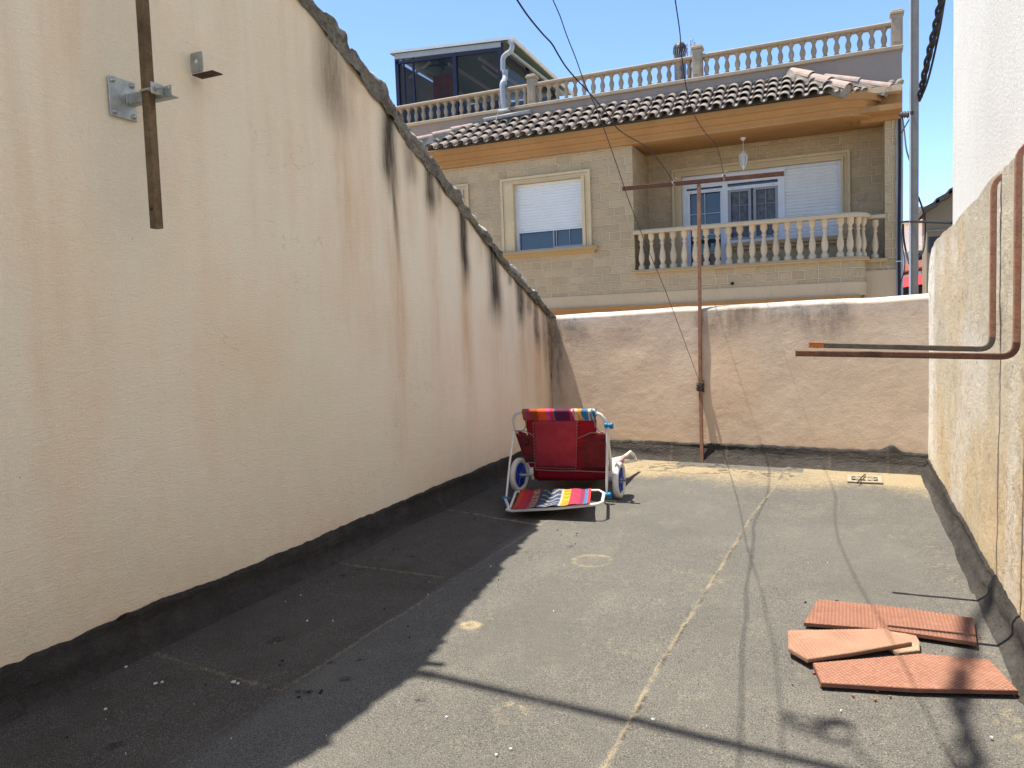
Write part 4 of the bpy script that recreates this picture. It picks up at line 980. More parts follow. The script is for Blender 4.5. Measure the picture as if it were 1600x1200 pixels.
def house():
    h=thing('town_house','two storey beige block house with ochre cornice and stone balustrades across the street','house',(-4,14.8,-3))
    PM=path_main()
    # ---- walls
    w=MB()
    w.box(XW,-8.63,YH,YH+.3,1.72,4.38)                         # left of window 2
    w.box(-8.63,-6.83,YH,YH+.3,1.72,2.60); w.box(-8.63,-6.83,YH,YH+.3,4.03,4.38)
    w.box(-6.83,-6.14,YH,YH+.3,1.72,4.38)
    w.box(-6.14,-4.32,YH,YH+.3,1.72,2.60); w.box(-6.14,-4.32,YH,YH+.3,4.04,4.38)
    w.box(-4.32,-3.52,YH,YB,1.72,4.38)
    w.build('wall',MT['block'],h)
    w=MB(); bk=YB
    w.box(-3.52,-3.05,bk,bk+.25,1.9,4.44); w.box(.10,XE,bk,bk+.25,1.9,4.44); w.box(-3.05,.10,bk,bk+.25,4.08,4.44)
    w.box(-2.02,.10,bk,bk+.25,1.9,2.50)
    w.build('wall',MT['block'],h)
    MB().box(.62,XE,YS,YB,1.9,4.40).build('wall',MT['block'],h)      # pilaster at the right end
    ribbon(MB(),PM[2:],[(0,1.72),(0,2.07),(-.25,2.07),(-.25,1.72)]).build('wall',MT['block'],h)
    MB().box(-4.32+.8,PM[2][0],YH,YH+.3,1.72,2.07).build('wall',MT['block'],h)
    MB().box(.30,XE,YS+.003,YS+.3,1.72,2.07).build('wall',MT['block'],h)
    # lower smooth band and mouldings
    ribbon(MB(),PM,[(.015,1.50),(.015,1.72),(-.25,1.72),(-.25,1.50)]).build('band',MT['smooth'],h)
    MB().box(.30,XE,YS-.02,YS+.3,1.0,1.90).build('band',MT['smooth'],h)
    PL=[p for p in PM]; PL=[(min(x,.20) if x>.1 else x,y) for x,y in PM[:7]]+[(.18,YS+.3)]
    ribbon(MB(),PL,[(-.06,1.30),(-.06,1.36),(-.02,1.40),(.02,1.40),(.02,1.44),(.05,1.46),(.05,1.50),(-.3,1.50),(-.3,1.30)]).build('lower_cornice',MT['ochre'],h)
    MB().box(XW,.2,YH+.12,YH+.4,-3,1.32).box(.2,XE,YS+.05,YS+.4,-3,1.0).build('ground_floor_wall',MT['smooth'],h)
    # body of the building behind
    MB().box(XW,XE,YB+.26,17.2,-3,5.0).box(XW,-3.53,YH+.31,YB+.26,-3,4.3).build('core',MT['smooth'],h)
    # balcony floor, ceiling
    MB().box(-3.52,.30,YH+.26,YB,1.85,2.03).box(.30,.62,YS+.31,YB,1.85,2.03).build('balcony_floor',MT['smooth'],h)
    MB().box(XW,XE-.02,YH+.02,YB+.1,4.70,4.79).build('roof_slab',MT['smooth'],h); MB().box(-3.60,XE-.02,YH-.01,YB+.1,4.41,4.5).build('balcony_ceiling',MT['ochre'],h)
    # ---- upper cornice
    prof=[(.02,4.38),(.09,4.38),(.10,4.405),(.10,4.46),(.12,4.49),(.17,4.50),(.18,4.56),(.20,4.59),(.26,4.60),(.27,4.70),(-.2,4.70),(-.2,4.38)]
    ribbon(MB(),PM,prof).build('cornice',MT['ochre'],h)
    prof2=[(.02,4.33),(.06,4.33),(.07,4.42),(.10,4.45),(.11,4.53),(.14,4.55),(.14,4.80),(-.2,4.80),(-.2,4.33)]
    ribbon(MB(),[(.25,YS),(.55,YS),(XE,YS)],prof2).build('cornice',MT['ochre'],h)
    # ---- tiled eaves
    y0,z0,y1,z1=YH-.40,4.70,YS+.02,5.27
    tw=.218; xl,xr=-7.75,-.02; nr=4; rl=(y1-y0)/nr; b=MB(); ncol=int((xr-xl)/tw); per=10
    rr=random.Random(9)
    jit={}
    for r in range(nr):
        ya=y0+r*rl-.035; yb=y0+(r+1)*rl+.05
        za=z0+(z1-z0)*(r/nr)+.016; zb=z0+(z1-z0)*((r+1)/nr)+.0
        for c in range(ncol+ (0)):
            xa=xl+c*tw
            if xa< -7.75+ r*.21*1.0: continue
            if xa+tw> xr-.0 - max(0,r)*.19+.12: continue
            dx=rr.uniform(-.008,.008); dz=rr.uniform(-.007,.009); dy=rr.uniform(-.014,.014)
            # convex cover tile
            K=9; R0=.086; R1=.078; vs=[]
            for (yy,zz,rad) in ((ya+dy,za+dz,R0),(yb,zb+dz,R1)):
                for q in range(K):
                    a=math.pi*q/(K-1); vs.append((xa+tw*.5+dx-rad*math.cos(a),yy,zz+rad*.95*math.sin(a)))
                for q in range(K):
                    a=math.pi*q/(K-1); rd=rad-.010; vs.append((xa+tw*.5+dx-rd*math.cos(a),yy,zz+rd*.95*math.sin(a)))
            fs=[(q,q+1,2*K+q+1,2*K+q) for q in range(K-1)]+[(K+q+1,K+q,3*K+q,3*K+q+1) for q in range(K-1)]+[(q+1,q,K+q,K+q+1) for q in range(K-1)]
            b.add(vs,[f[::-1] for f in fs],False)
            # channel tile between covers (hollow up)
            vs=[]; xc=xa+tw+dx
            for (yy,zz,rad) in ((ya+.012+dy,za+.006,.045),(yb,zb+.006,.055)):
                for q in range(K):
                    a=math.pi*q/(K-1); vs.append((xc-rad*math.cos(a),yy,zz-rad*.80*math.sin(a)+.02))
                for q in range(K):
                    a=math.pi*q/(K-1); rd=rad+.013; vs.append((xc-rd*math.cos(a),yy,zz-rd*.80*math.sin(a)+.02))
            b.add(vs,[f for f in fs],False)
    rt=b.build('tiled_eaves',MT['roof'],h)
    d=MB(); d.add([(xl,y0+.12,z0+.01),(xr+.05,y0+.12,z0+.01),(xr-.65,y1,z1-.02),(xl+.85,y1,z1-.02)],[(0,1,2,3)]); d.add([(xr+.05,y0+.12,z0+.01),(XA+.25,YS,z0+.03),(xr-.65,y1,z1-.02)],[(0,1,2)])
    d.build('tile_bed',MT['mortarplain'],rt)
    # mortar line along the parapet
    e=MB(); xs=np.linspace(xl+.8,xr-.62,150)
    for x in xs: e.lathe([(.005,-.04),(.03+.02*rr.random(),0),(.005,.03+.015*rr.random())],(x,y1-.035,z1+.0+.008*math.sin(x*26)),6)
    e.build('mortar_fillet',MT['mortarplain'],rt)
    # hips
    def hip(A,B,n,rad,name='hip_tiles',endcap=True):
        A=np.array(A,float);B=np.array(B,float); b=MB(); d=(B-A)/n; u=d/np.linalg.norm(d); s_=np.cross(u,(0,0,1)); s_/=np.linalg.norm(s_); up=np.cross(s_,u)
        for k in range(n):
            K=9; P0=A+d*k-u*.02; P1=A+d*(k+1)+u*.05; vs=[]; lift0=.012;
            for P,rd0,lf in ((P0,rad*.82,-.0),(P1,rad,.018)):
                for rd in (rd0,rd0-.014):
                    for q in range(K):
                        a=math.pi*q/(K-1); vs.append(P+up*(lf+rd*math.sin(a))-s_*rd*math.cos(a))
            fs=[(q,q+1,2*K+q+1,2*K+q) for q in range(K-1)]+[(K+q+1,K+q,3*K+q,3*K+q+1) for q in range(K-1)]+[(2*K+q,2*K+q+1,3*K+q+1,3*K+q) for q in range(K-1)]
            b.add(vs,fs,False)
        b.build(name,MT['hiptile'],rt)
        m=MB(); K=7; vs=[]
        for P in (A-u*.02,B+u*.02):
            for q in range(K):
                a=math.pi*q/(K-1); rd=rad*.9; vs.append(P+up*(rd*.86*math.sin(a))-s_*rd*math.cos(a))
            vs.append(P-s_*rad*1.2-up*.12); vs.append(P+s_*rad*1.2-up*.12)
        M_=K+2; fs=[(q,q+1,M_+q+1,M_+q) for q in range(K-1)]+[(0,M_,M_+K,K),(K-1,K+1,M_+K+1,M_+K-1)]+[(K,*range(0,K),K+1),(M_+K,*[M_+q for q in range(K)],M_+K+1)[::-1]]
        m.add(vs,fs); m.build('mortar_bed',MT['mortarplain'],rt)
    hip(ony(1238,114,YS-.02),ony(1322,140,YH-.30),3,.105)
    hip(ony(1290,122,YS-.03),ony(1386,139,YS-.30),2,.085)
    hip(ony(738,198,YS),ony(650,222,YH-.38),3,.085)
    # short side slope between the hips
    b=MB(); K=9
    for k in range(5):
        p=np.array(ony(1330+11*k,143-1.2*k,YH-.25+.10*k)); 
        vs=[]
        for (dx_,dy_,dz_,rd) in ((0,0,-.01,.05),(-.05,.32,.12,.04)):
            for r_ in (rd,rd-.012):
                for q in range(K):
                    a=math.pi*q/(K-1); vs.append((p[0]+dx_-r_*math.cos(a),p[1]+dy_,p[2]+dz_+r_*math.sin(a)))
        fs=[(q,q+1,2*K+q+1,2*K+q) for q in range(K-1)]+[(K+q+1,K+q,3*K+q,3*K+q+1) for q in range(K-1)]+[(q+1,q,K+q,K+q+1) for q in range(K-1)]
        b.add(vs,[f[::-1] for f in fs])
    b.build('side_tiles',MT['roof'],rt)
    q0=ony(1320,128,YS-.05); q1=ony(1395,138,YS-.08)
    MB().add([q0,q1,q1+np.array((.12,.1,-.02)),q1+np.array((.12,.1,-.14)),q1+np.array((0,-.12,-.12)),q0+np.array((0,-.35,-.12))],[(0,5,4,1),(1,4,3,2)]).build('mortar_bed',MT['mortarplain'],rt)
    m=MB(); 
    for k in range(9): m.lathe([(.01,-.06),(.05,-.02),(.06,.02),(.02,.06)],(.68+.02*k,YS-.10-.012*(k%3),4.86+.02*math.sin(k)),7)
    m.build('mortar_bed',MT['mortarplain'],rt)
    # ---- roof terrace parapet and balustrade
    MB().box(XW,XE,YS,YS+.2,4.80,5.435).build('parapet',MT['mauve'],h)
    MB().bbox(XW,XE+.02,YS-.05,YS+.24,5.435,5.50,.01).build('parapet_ledge',MT['cream2'],h)
    bal=MB().bbox(XW,XE-.10,YS-.005,YS+.165,5.84,5.905,.018).build('roof_balustrade',MT['oldstone'],h)
    pf=[(.052,0),(.052,.035),(.036,.04),(.036,.055),(.028,.07),(.044,.115),(.050,.15),(.042,.195),(.026,.235),(.030,.25),(.026,.262),(.038,.285),(.044,.30),(.052,.305),(.052,.342)]
    base=MB().lathe(pf,(0,0,0),12).build('baluster',MT['oldstone'])
    base.parent=bal
    pier=[ony(832,140,YS+.08)[0],ony(1090,90,YS+.08)[0],XE-.07]
    def put(proto,parent,x,y,z,first):
        o=proto if first else proto.copy()
        if not first: col.objects.link(o)
        o.parent=parent; o.location=Vector((x,y,z))-Vector(origin(parent)); k=random.uniform(.95,1.05); o.scale=(k,k,1); o.rotation_euler=(random.uniform(-.012,.012),random.uniform(-.012,.012),random.uniform(0,6)); return o
    first=True
    X0=ony(1388,60,YS+.08)[0]
    spots=list(np.linspace(pier[1]+.155,pier[2]-.19,17))+list(np.linspace(pier[0]+.155,pier[1]-.155,17))
    xx=pier[0]-.16
    while xx>-9.2: spots.append(xx); xx-=.176
    for x in spots: put(base,bal,x,YS+.08,5.50,first); first=False
    for x in pier:
        b=MB(); b.bbox(x-.085,x+.085,YS-.01,YS+.17,5.50,6.0,.008); b.bbox(x-.055,x+.055,YS-.018,YS-.008,5.56,5.92,.006); b.bbox(x-.105,x+.105,YS-.03,YS+.19,6.0,6.05,.012); b.bbox(x-.085,x+.085,YS-.015,YS+.175,6.05,6.075,.01)
        b.build('pier',MT['oldstone'],bal)
    # ---- chimney vent behind the rail, small dish lamp and rebar stubs
    p=ony(1062,66,15.2); vz=p[2]-5.5-.715
    c=MB().lathe([(.11,-.3),(.11,vz+.46)],(p[0],15.2,5.5),16).build('vent_pipe',MT['pvcdark'],h)
    cw=MB(); 
    cw.lathe([(.095,.46),(.115,.49),(.13,.56),(.118,.64),(.07,.70),(.02,.715)],(p[0],15.2,5.5+vz),18)
    cw.build('vent_cowl',MT['cowl'],c)
    for k in range(14):
        a=2*math.pi*k/14
    fin=MB()
    for k in range(18):
        a=2*math.pi*k/18; fin.tube([(p[0]+.095*math.cos(a),15.2+.095*math.sin(a),5.93+vz),(p[0]+.132*math.cos(a+.2),15.2+.132*math.sin(a+.2),6.04+vz),(p[0]+.07*math.cos(a+.4),15.2+.07*math.sin(a+.4),6.205+vz)],.006,5)
    fin.build('vent_fins',MT['galv'],c)
    s=MB(); q=ony(1075,75,16.5)
    for k,dx in enumerate((-.05,.0,.05,.10)): s.tube([(q[0]+dx,16.5,5.6),(q[0]+dx*1.6-.02,16.5,q[2]+.14-.05*(k%2))],.008,5)
    s.build('rebar_stub',MT['rustbar'],h)
    q=ony(1083,85,16.0); a=MB(); a.tube([(q[0],16,5.5),(q[0],16,q[2]+.32)],.008,5)
    for k in range(4): a.tube([(q[0]-.16,16,q[2]+.30-.07*k),(q[0]+.01,16,q[2]+.30-.07*k)],.004,5)
    a.build('aerial',MT['galv'],h)
    q=ony(1082,108,14.85); MB().lathe([(.035,-.05),(.045,0),(.02,.045)],(q[0],14.85,q[2]),12,'y').tube([(q[0],14.9,5.5),(q[0],14.87,q[2])],.01,6).build('terrace_lamp',MT['galv'],h)
    # ---- windows of the left part
    def surround(x0,x1,z0,z1,ix0,ix1,iz1,y,name_parent,sill=True,zl=None):
        # stepped stone frame: left, right, top
        f=MB(); 
        for (o,d) in ((0,.04),(.055,.025),(.11,.05)):
            a,b_,c_=x0+o,x1-o,z1-o; ia,ib,ic=(x0+o+.05,x1-o-.05,z1-o-.05) if o<.11 else (ix0,ix1,iz1)
            zz=z0 if zl is None else zl; yb=y+.10
            f.box(a,ia,y-d,yb,zz,c_); f.box(ib,b_,y-d,yb,z0,c_); f.box(ia,ib,y-d,yb,ic,c_)
        return f.build('window_frame',MT['cream'],name_parent)
    def slat_shutter(x0,x1,z0,z1,y,parent,n):
        b=MB(); dz=(z1-z0)/n
        for k in range(n):
            a=z0+k*dz; b.add([(x0,y+.004,a),(x1,y+.004,a),(x1,y-.007,a+dz*.22),(x0,y-.007,a+dz*.22),(x1,y-.006,a+dz*.8),(x0,y-.006,a+dz*.8),(x1,y+.004,a+dz),(x0,y+.004,a+dz)],[(0,1,2,3),(3,2,4,5),(5,4,6,7)])
        b.box(x0,x1,y+.003,y+.012,z0,z1); return b.build('shutter',MT['shutter'],parent)
    for k,dx in enumerate((0,-2.51)):
        win=MB().box(-5.87+dx,-4.49+dx,YH+.13,YH+.15,2.63,3.92).build('window',MT['glass'],h)
        surround(-6.14+dx,-4.32+dx,2.64,4.045,-5.87+dx,-4.49+dx,3.925,YH,win)
        MB().bbox(-6.19+dx,-4.20+dx,YH-.12,YH+.12,2.565,2.64,.012).add([(-6.15+dx,YH-.07,2.54),(-4.26+dx,YH-.07,2.54),(-4.26+dx,YH,2.50),(-6.15+dx,YH,2.50),(-6.19+dx,YH-.12,2.57),(-4.20+dx,YH-.12,2.57)],[(0,1,5,4),(0,3,2,1)]).build('sill',MT['sill'],win)
        fr=MB(); y=YH+.07
        x0,x1=-5.87+dx,-4.49+dx
        fr.box(x0,x0+.05,y,y+.06,2.64,3.925); fr.box(x1-.03,x1,y,y+.06,2.64,3.925); fr.box(x0+.05,x1-.03,y,y+.06,2.64,2.665)
        fr.build('white_frame',MT['white'],win)
        fg=MB(); fg.box(-5.13+dx,-5.10+dx,y+.03,y+.055,2.665,3.1); fg.box(-5.10+dx,x1-.03,y+.03,y+.055,2.665,2.70); fg.box(-4.80+dx,-4.785+dx,y+.035,y+.05,2.70,3.1); fg.box(-5.07+dx,-5.05+dx,y+.032,y+.052,2.70,3.1)
        fg.build('sash',MT['sashgrey'],win)
        slat_shutter(x0+.05,x1-.03,3.02,3.92,y+.01,win,16)
        s=MB(); s.bbox(x0+.05,x1-.03,y-.002,y+.02,2.99,3.02,.003); s.lathe([(.012,0),(.012,.012)],(x0+.14,y-.014,3.05),8,'y'); s.lathe([(.012,0),(.012,.012)],(x1-.10,y-.014,3.05),8,'y'); s.build('shutter_foot',MT['white'],win)
    # ---- balcony glazing
    y=YB
    ws=MB().box(-2.86,-.06,y+.13,y+.15,2.03,3.92).build('window',MT['glass'],h); ws['label']='wide balcony window and door'
    surround(-3.05,.10,2.60,4.085,-2.87,-.05,3.93,y,ws,zl=2.03)
    MB().bbox(-2.05,.22,y-.10,y+.12,2.52,2.60,.012).bbox(-2.0,.18,y-.06,y-.003,2.46,2.52,.01).build('sill',MT['sill'],ws)
    fr=MB(); yf=y+.05
    zt=3.93
    xs_=dict(l0=-2.87,l1=-2.14,m1=-2.02,m2=-1.10,r0=-.98,r1=-.05)
    fr.box(-2.87,-2.79,yf,yf+.07,2.03,zt); fr.box(-2.12,-2.02,yf,yf+.07,2.03,zt); fr.box(-1.12,-1.00,yf,yf+.07,2.60,zt); fr.box(-.10,-.05,yf,yf+.07,2.60,zt)
    fr.box(-2.79,-2.12,yf+.005,yf+.065,3.70,zt); fr.box(-2.02,-1.12,yf+.005,yf+.065,3.72,zt); fr.box(-1.0,-.10,yf+.005,yf+.065,3.88,zt)
    fr.box(-2.02,-.10,yf+.002,yf+.07,2.60,2.66)
    fr.box(-2.79,-2.12,yf,yf+.05,3.60,3.66); fr.box(-2.02,-1.12,yf,yf+.05,3.60,3.66)
    fr.build('white_frame',MT['white'],ws)
    for x in (-2.70,-2.20,-1.93,-1.2): MB().lathe([(.012,0),(.012,.012)],(x,yf-.012,3.63),8,'y').build('shutter_stop',MT['galv'],ws)
    d=MB(); d.box(-2.79,-2.73,yf+.02,yf+.05,2.03,3.60); d.box(-2.16,-2.12,yf+.02,yf+.05,2.03,3.60); d.box(-2.73,-2.16,yf+.02,yf+.05,2.03,2.10)
    for x in (-2.56,-2.44): pass
    d.box(-2.455,-2.445,yf+.03,yf+.045,2.10,3.6); 
    for z in (2.45,2.8,3.2): d.box(-2.73,-2.16,yf+.031,yf+.044,z,z+.010)
    d.build('door_sash',MT['white'],ws)
    g=MB()
    for (a,b_) in ((-2.02,-1.60),(-1.56,-1.12)):
        g.box(a,a+.05,yf+.02,yf+.05,2.66,3.60); g.box(b_-.05,b_,yf+.02,yf+.05,2.66,3.60); g.box(a+.05,b_-.05,yf+.02,yf+.05,2.66,2.71); g.box(a+.05,b_-.05,yf+.02,yf+.05,3.56,3.60)
        m_=(a+b_)/2; g.box(m_-.005,m_+.005,yf+.03,yf+.042,2.71,3.56)
        for z in (2.95,3.3): g.box(a+.05,b_-.05,yf+.031,yf+.041,z,z+.008)
    g.build('sash',MT['sashgrey'],ws)
    cu=MB(); xs=np.linspace(-2.02,-1.15,60); 
    cu.add([(x,y+.118+.006*math.sin(x*60),2.66) for x in xs]+[(x,y+.118+.006*math.sin(x*60+1),3.58) for x in xs],[(i,i+1,61+i,60+i) for i in range(59)],True); cu.build('curtain',MT['curtain'],ws)
    slat_shutter(-1.0,-.10,2.66,3.88,yf+.03,ws,20)
    # ---- balcony balustrade with rounded right corner
    bc=MB(); PR=PM[2:]; PR=[(-3.52,YH)]+PR[:-1]
    ribbon(bc,PR,[(.07,2.775),(.075,2.79),(.075,2.83),(.055,2.85),(-.115,2.85),(-.135,2.83),(-.135,2.79),(-.13,2.775)]); bc.bbox(.30,.63,YS-.03,YS+.11,2.76,2.825,.012)
    balc=bc.build('balcony_balustrade',MT['balstone'],h)
    lb=MB(); ribbon(lb,PR,[(.06,2.07),(.07,2.09),(.05,2.135),(-.14,2.135),(-.14,2.07)]); lb.bbox(.30,.66,YS-.05,YS+.15,2.04,2.10,.01); lb.build('balcony_ledge',MT['sill'],balc)
    pf=[(.062,0),(.062,.06),(.048,.065),(.048,.08),(.032,.095),(.050,.15),(.058,.205),(.052,.27),(.034,.36),(.026,.42),(.026,.44),(.042,.455),(.042,.47),(.028,.485),(.034,.52),(.052,.545),(.058,.56),(.058,.64)]
    pb=MB().lathe(pf,(0,0,0),12).build('baluster',MT['balstone']); first=True
    sp=[(x,YH+.03) for x in np.linspace(-3.40,-.30,17)]
    cxx,cyy=XA-.4,YS
    sp+=[(cxx+.37*math.sin(a),cyy-.37*math.cos(a)) for a in (.02,.42,.85,1.28)]
    sp+=[(.47,YS+.05)]
    for k,(x,y_) in enumerate(sp): 
        o=put(pb,balc,x,y_,2.135 if k<21 else 2.10,first); first=False
    MB().lathe([(.03,0),(.03,.05)],(ony(1144,443,YH-.03)[0],YH-.03,ony(1144,443,YH)[2]),10,'y').build('spout',MT['black'],h)
    # ---- conduits down the right corner
    c=MB(); c.tube([(.80,YS-.03,-3),(.80,YS-.03,4.32)],.014,8); c.build('conduit',MT['pvc'],h)
    c=MB(); c.tube([(.866,YS-.035,-3),(.866,YS-.035,4.30)],.022,8); c.build('conduit',MT['pvc'],h)
    c=MB(); zz=np.linspace(-3,4.32,40); c.tube([(.832+.010*math.sin(z*2.1),YS-.05,z) for z in zz],.020,8); c.build('cable_bundle',MT['black'],h)
    MB().bbox(.775,.86,YS-.07,YS-.01,2.02,2.035,.002).build('cable_clip',MT['white'],h)
    # ---- rain gutter offcut on the tiles and the pavilion down pipe foot
    p0=ony(757,186,YS-.08); p1=ony(829,173,YS-.08); 
    g=MB(); N=9; pr=[(.05*math.cos(a),.05*math.sin(a)) for a in np.linspace(math.pi*.95,2.05*math.pi,N)]
    vs=[(P[0],P[1]+u,P[2]+v) for P in (p0,p1) for u,v in pr]; g.add(vs,[(i,N+i,N+i+1,i+1) for i in range(N-1)],True)
    o=g.build('eaves_gutter',MT['pvc'],h); s=o.modifiers.new('t','SOLIDIFY'); s.thickness=.006
    return h
MT['mortarplain']=simple('pale_mortar',(.30,.27,.22),.95,0,.45,9,.8,30)
MT['hiptile']=simple('pinkish_clay_tile',(.40,.30,.25),.9,0,.3,6,.3,60)
MT['cream2']=aged_stone('grey_cream_ledge',(.42,.34,.24),(.30,.25,.18))
MT['sill']=aged_stone('ochre_stone_sill',(.52,.35,.17),(.44,.30,.15))
MT['sashgrey']=simple('grey_sash',(.30,.31,.33),.5,0,.1,6,0)
MT['curtain']=cloth('net_curtain',(.16,.17,.18),(.10,.11,.12))
MT['pvcdark']=simple('dark_grey_pipe',(.13,.14,.16),.5,.3,.2,8,0)
MT['cowl']=simple('dark_cowl_metal',(.06,.055,.06),.5,.5,.3,20,0)
HOUSE=house()

def lantern():
    c=ony(1161,212,14.65); t=thing('hanging_lantern','small white lantern hanging from the ochre balcony ceiling','lantern',(c[0],14.65,4.41))
    x=c[0];y=14.65
    MB().lathe([(.012,-.055),(.05,-.02),(.055,0)],(x,y,4.405),12).build('ceiling_rose',MT['lampw'],t)
    MB().tube([(x,y,4.36),(x,y,4.17)],.005,5).build('chain',MT['lampw'],t)
    b=MB(); b.lathe([(.085,4.08),(.075,4.11),(.045,4.14),(.015,4.18)],(x,y,0),6); b.lathe([(.0,3.83),(.02,3.86),(.045,3.90),(.05,3.91)],(x,y,0),6)
    for k in range(6):
        a=2*math.pi*(k+.5)/6; b.tube([(x+.078*math.cos(a),y+.078*math.sin(a),4.08),(x+.048*math.cos(a),y+.048*math.sin(a),3.91)],.007,5)
    b.build('lantern_frame',MT['lampw'],t)
    MB().lathe([(.068,4.075),(.042,3.915)],(x,y,0),6).build('lantern_glass',MT['lglass'],t)
MT['lglass']=glass('frosted_lantern_glass',(.35,.36,.36))
lantern()

def smooth(pts,n=5):
    P=[np.array(p,float) for p in pts]; out=[]
    for i in range(len(P)-1):
        p0=P[max(i-1,0)];p1=P[i];p2=P[i+1];p3=P[min(i+2,len(P)-1)]
        for t in np.linspace(0,1,n+1)[:-1]: out.append(.5*((2*p1)+(-p0+p2)*t+(2*p0-5*p1+4*p2-p3)*t*t+(-p0+3*p1-3*p2+p3)*t**3))
    return out+[P[-1]]
def pavilion():
    y=15.0; F=lambda px,py:ony(px,py,y)
    a=F(608,78);b=F(798,55); x0,x1=a[0],b[0]; za,zb=a[2],b[2]; yb=18.9
    t=thing('roof_pavilion','glazed lean-to room with dark blue frames and white sloping roof on the roof terrace','pavilion',(x0,y,5.3))
    zr=lambda x:za+(zb-za)*(x-x0)/(x1-x0)
    r=MB(); d=.13
    r.add([(x0,y,za-.02),(x1,y,zb-.02),(x1,yb,zb-.12),(x0,yb,za-.12),(x0,y,za-.08),(x1,y,zb-.08),(x1,yb,zb-.2),(x0,yb,za-.2)],[(0,1,2,3),(0,4,5,1),(1,5,6,2),(2,6,7,3),(3,7,4,0)])
    ro=r.build('roof',MT['panelwhite'],t)
    u=MB(); u.add([(x0+.02,y+.02,za-.085),(x1-.02,y+.02,zb-.085),(x1-.02,yb,zb-.205),(x0+.02,yb,za-.205)],[(0,3,2,1)]); u.build('roof_underside',MT['panelgreen'],ro)
    fb=MB(); fb.add([(x0+.1,y+.05,za-.085),(x1-.25,y+.05,zr(x1-.25)-.085),(x1-.25,y+.05,zr(x1-.25)-.19),(x0+.1,y+.05,za-.20),(x0+.1,y+.12,za-.085),(x1-.25,y+.12,zr(x1-.25)-.085),(x1-.25,y+.12,zr(x1-.25)-.19),(x0+.1,y+.12,za-.20)],[(0,3,2,1),(4,5,6,7),(2,3,7,6)]); fb.build('fascia',MT['fascia'],ro)
    xp=F(779,80)[0]; xq=F(707,80)[0]; xl=F(617,100)[0]
    zf=5.3
    def post(x,yy,w=.035,top=None,nm='post'): MB().box(x-w,x+w,yy-w,yy+w,zf,(top or zr(x)-.16)).build(nm,MT['navy'],t)
    post(xp,y+.1,.045,zr(xp)-.10); post(xq,y+.1,.042); post(xl,y+.1,.04)
    post(F(627,100)[0],y+.1,.018); post(F(642,100)[0],y+.1,.020)
    MB().add([(xl,y+.06,zr(xl)-.24),(xp,y+.06,zr(xp)-.19),(xp,y+.06,zr(xp)-.25),(xl,y+.06,zr(xl)-.30),(xl,y+.13,zr(xl)-.24),(xp,y+.13,zr(xp)-.19),(xp,y+.13,zr(xp)-.25),(xl,y+.13,zr(xl)-.30)],[(0,3,2,1),(4,5,6,7),(0,1,5,4),(2,3,7,6)]).build('top_rail',MT['navy'],t)
    g=MB().add([(xl,y+.11,zf),(xp,y+.11,zf),(xp,y+.11,zr(xp)-.22),(xl,y+.11,zr(xl)-.27)],[(0,1,2,3)]); g.build('glass_panel',MT['tint'],t)
    # right side, receding
    g=MB().add([(xp,y+.12,zf),(xp,yb-.3,zf),(xp,yb-.3,zr(xp)-.3),(xp,y+.12,zr(xp)-.22)],[(0,1,2,3)]); g.build('glass_panel',MT['tint'],t)
    for yy in (16.6,18.5): post(xp,yy,.035)
    MB().box(xp-.03,xp+.03,y+.15,yb-.3,zr(xp)-.33,zr(xp)-.27).build('top_rail',MT['navy'],t)
    # solid back and left side, low wall
    MB().box(x0+.1,xp,yb-.3,yb-.2,zf,zr(xp)-.25).build('back_wall',MT['darkwall'],t)
    MB().box(x0+.08,x0+.12,y+.2,yb-.3,zf,za-.25).build('side_wall',MT['fascia'],t)
    MB().box(xl,xp,y+.16,y+.2,zf,5.92).build('low_panel',MT['greyblue'],t)
    # gutter on the right edge and S bend down pipe
    g=MB(); g.tube([(x1+.03,y-.02,zb-.06),(x1+.03,yb,zb-.20)],.045,10); g.build('gutter',MT['panelwhite'],t)
    pts=[F(799,66),F(803,73),F(801,82),F(793,88),F(789,95),F(789,113)]
    MB().tube(smooth([(p[0],14.9-.0*i,p[2]) for i,p in enumerate(pts)]),.050,12).build('down_pipe',MT['pvc'],t)
    q=[ony(789,113,14.88),ony(786,124,14.75),ony(785,132,14.3),ony(788,172,14.28)]
    MB().tube(smooth([q[0],ony(789,122,14.86),ony(787,127,14.7),ony(786,129,14.35),ony(785,136,14.28),q[3]]),.055,12).build('down_pipe',MT['pvc'],t)
    for p in (ony(789,112,14.88),ony(787,131,14.30)): MB().lathe([(.062,-.03),(.062,.03)],tuple(p),12).build('pipe_collar',MT['pvc'],t)
    MB().bbox(q[3][0]-.10,q[3][0]+.10,14.2,14.34,q[3][2]-.03,q[3][2],.006).build('pipe_foot',MT['white'],t)
    MB().tube([ony(783,160,14.25),ony(777,182,14.2),ony(774,192,14.1)],.010,6).build('pipe_tie',MT['trim'],t)
    # inside: strut, tube light, beams
    MB().tube([ony(624,132,15.6),ony(673,97,15.6)],.022,square=True).build('diagonal_brace',MT['panelwhite'],t)
    MB().tube([ony(618,97,15.6),ony(686,94,15.9)],.018,square=True).build('rail_inside',MT['panelwhite'],t)
    MB().tube([ony(752,102,16.0),ony(776,120,16.9)],.035,8).build('tube_light',MT['fascia'],t)
    for k in range(4): MB().box(x0+.6+k*.72,x0+.65+k*.72,y+.2,yb-.3,6.83,6.88).build('roof_beam',MT['fascia'],t)
    p=ony(692,115,15.9); cab=MB(); cab.bbox(p[0]-.21,p[0]+.21,15.8,16.2,5.3,ony(692,116,15.8)[2],.01)
    tag(cab.build('wooden_cabinet',MT['wood'],None,loc=(p[0],16,5.3)),'brown wooden cabinet inside the glazed room on the roof terrace','cabinet')
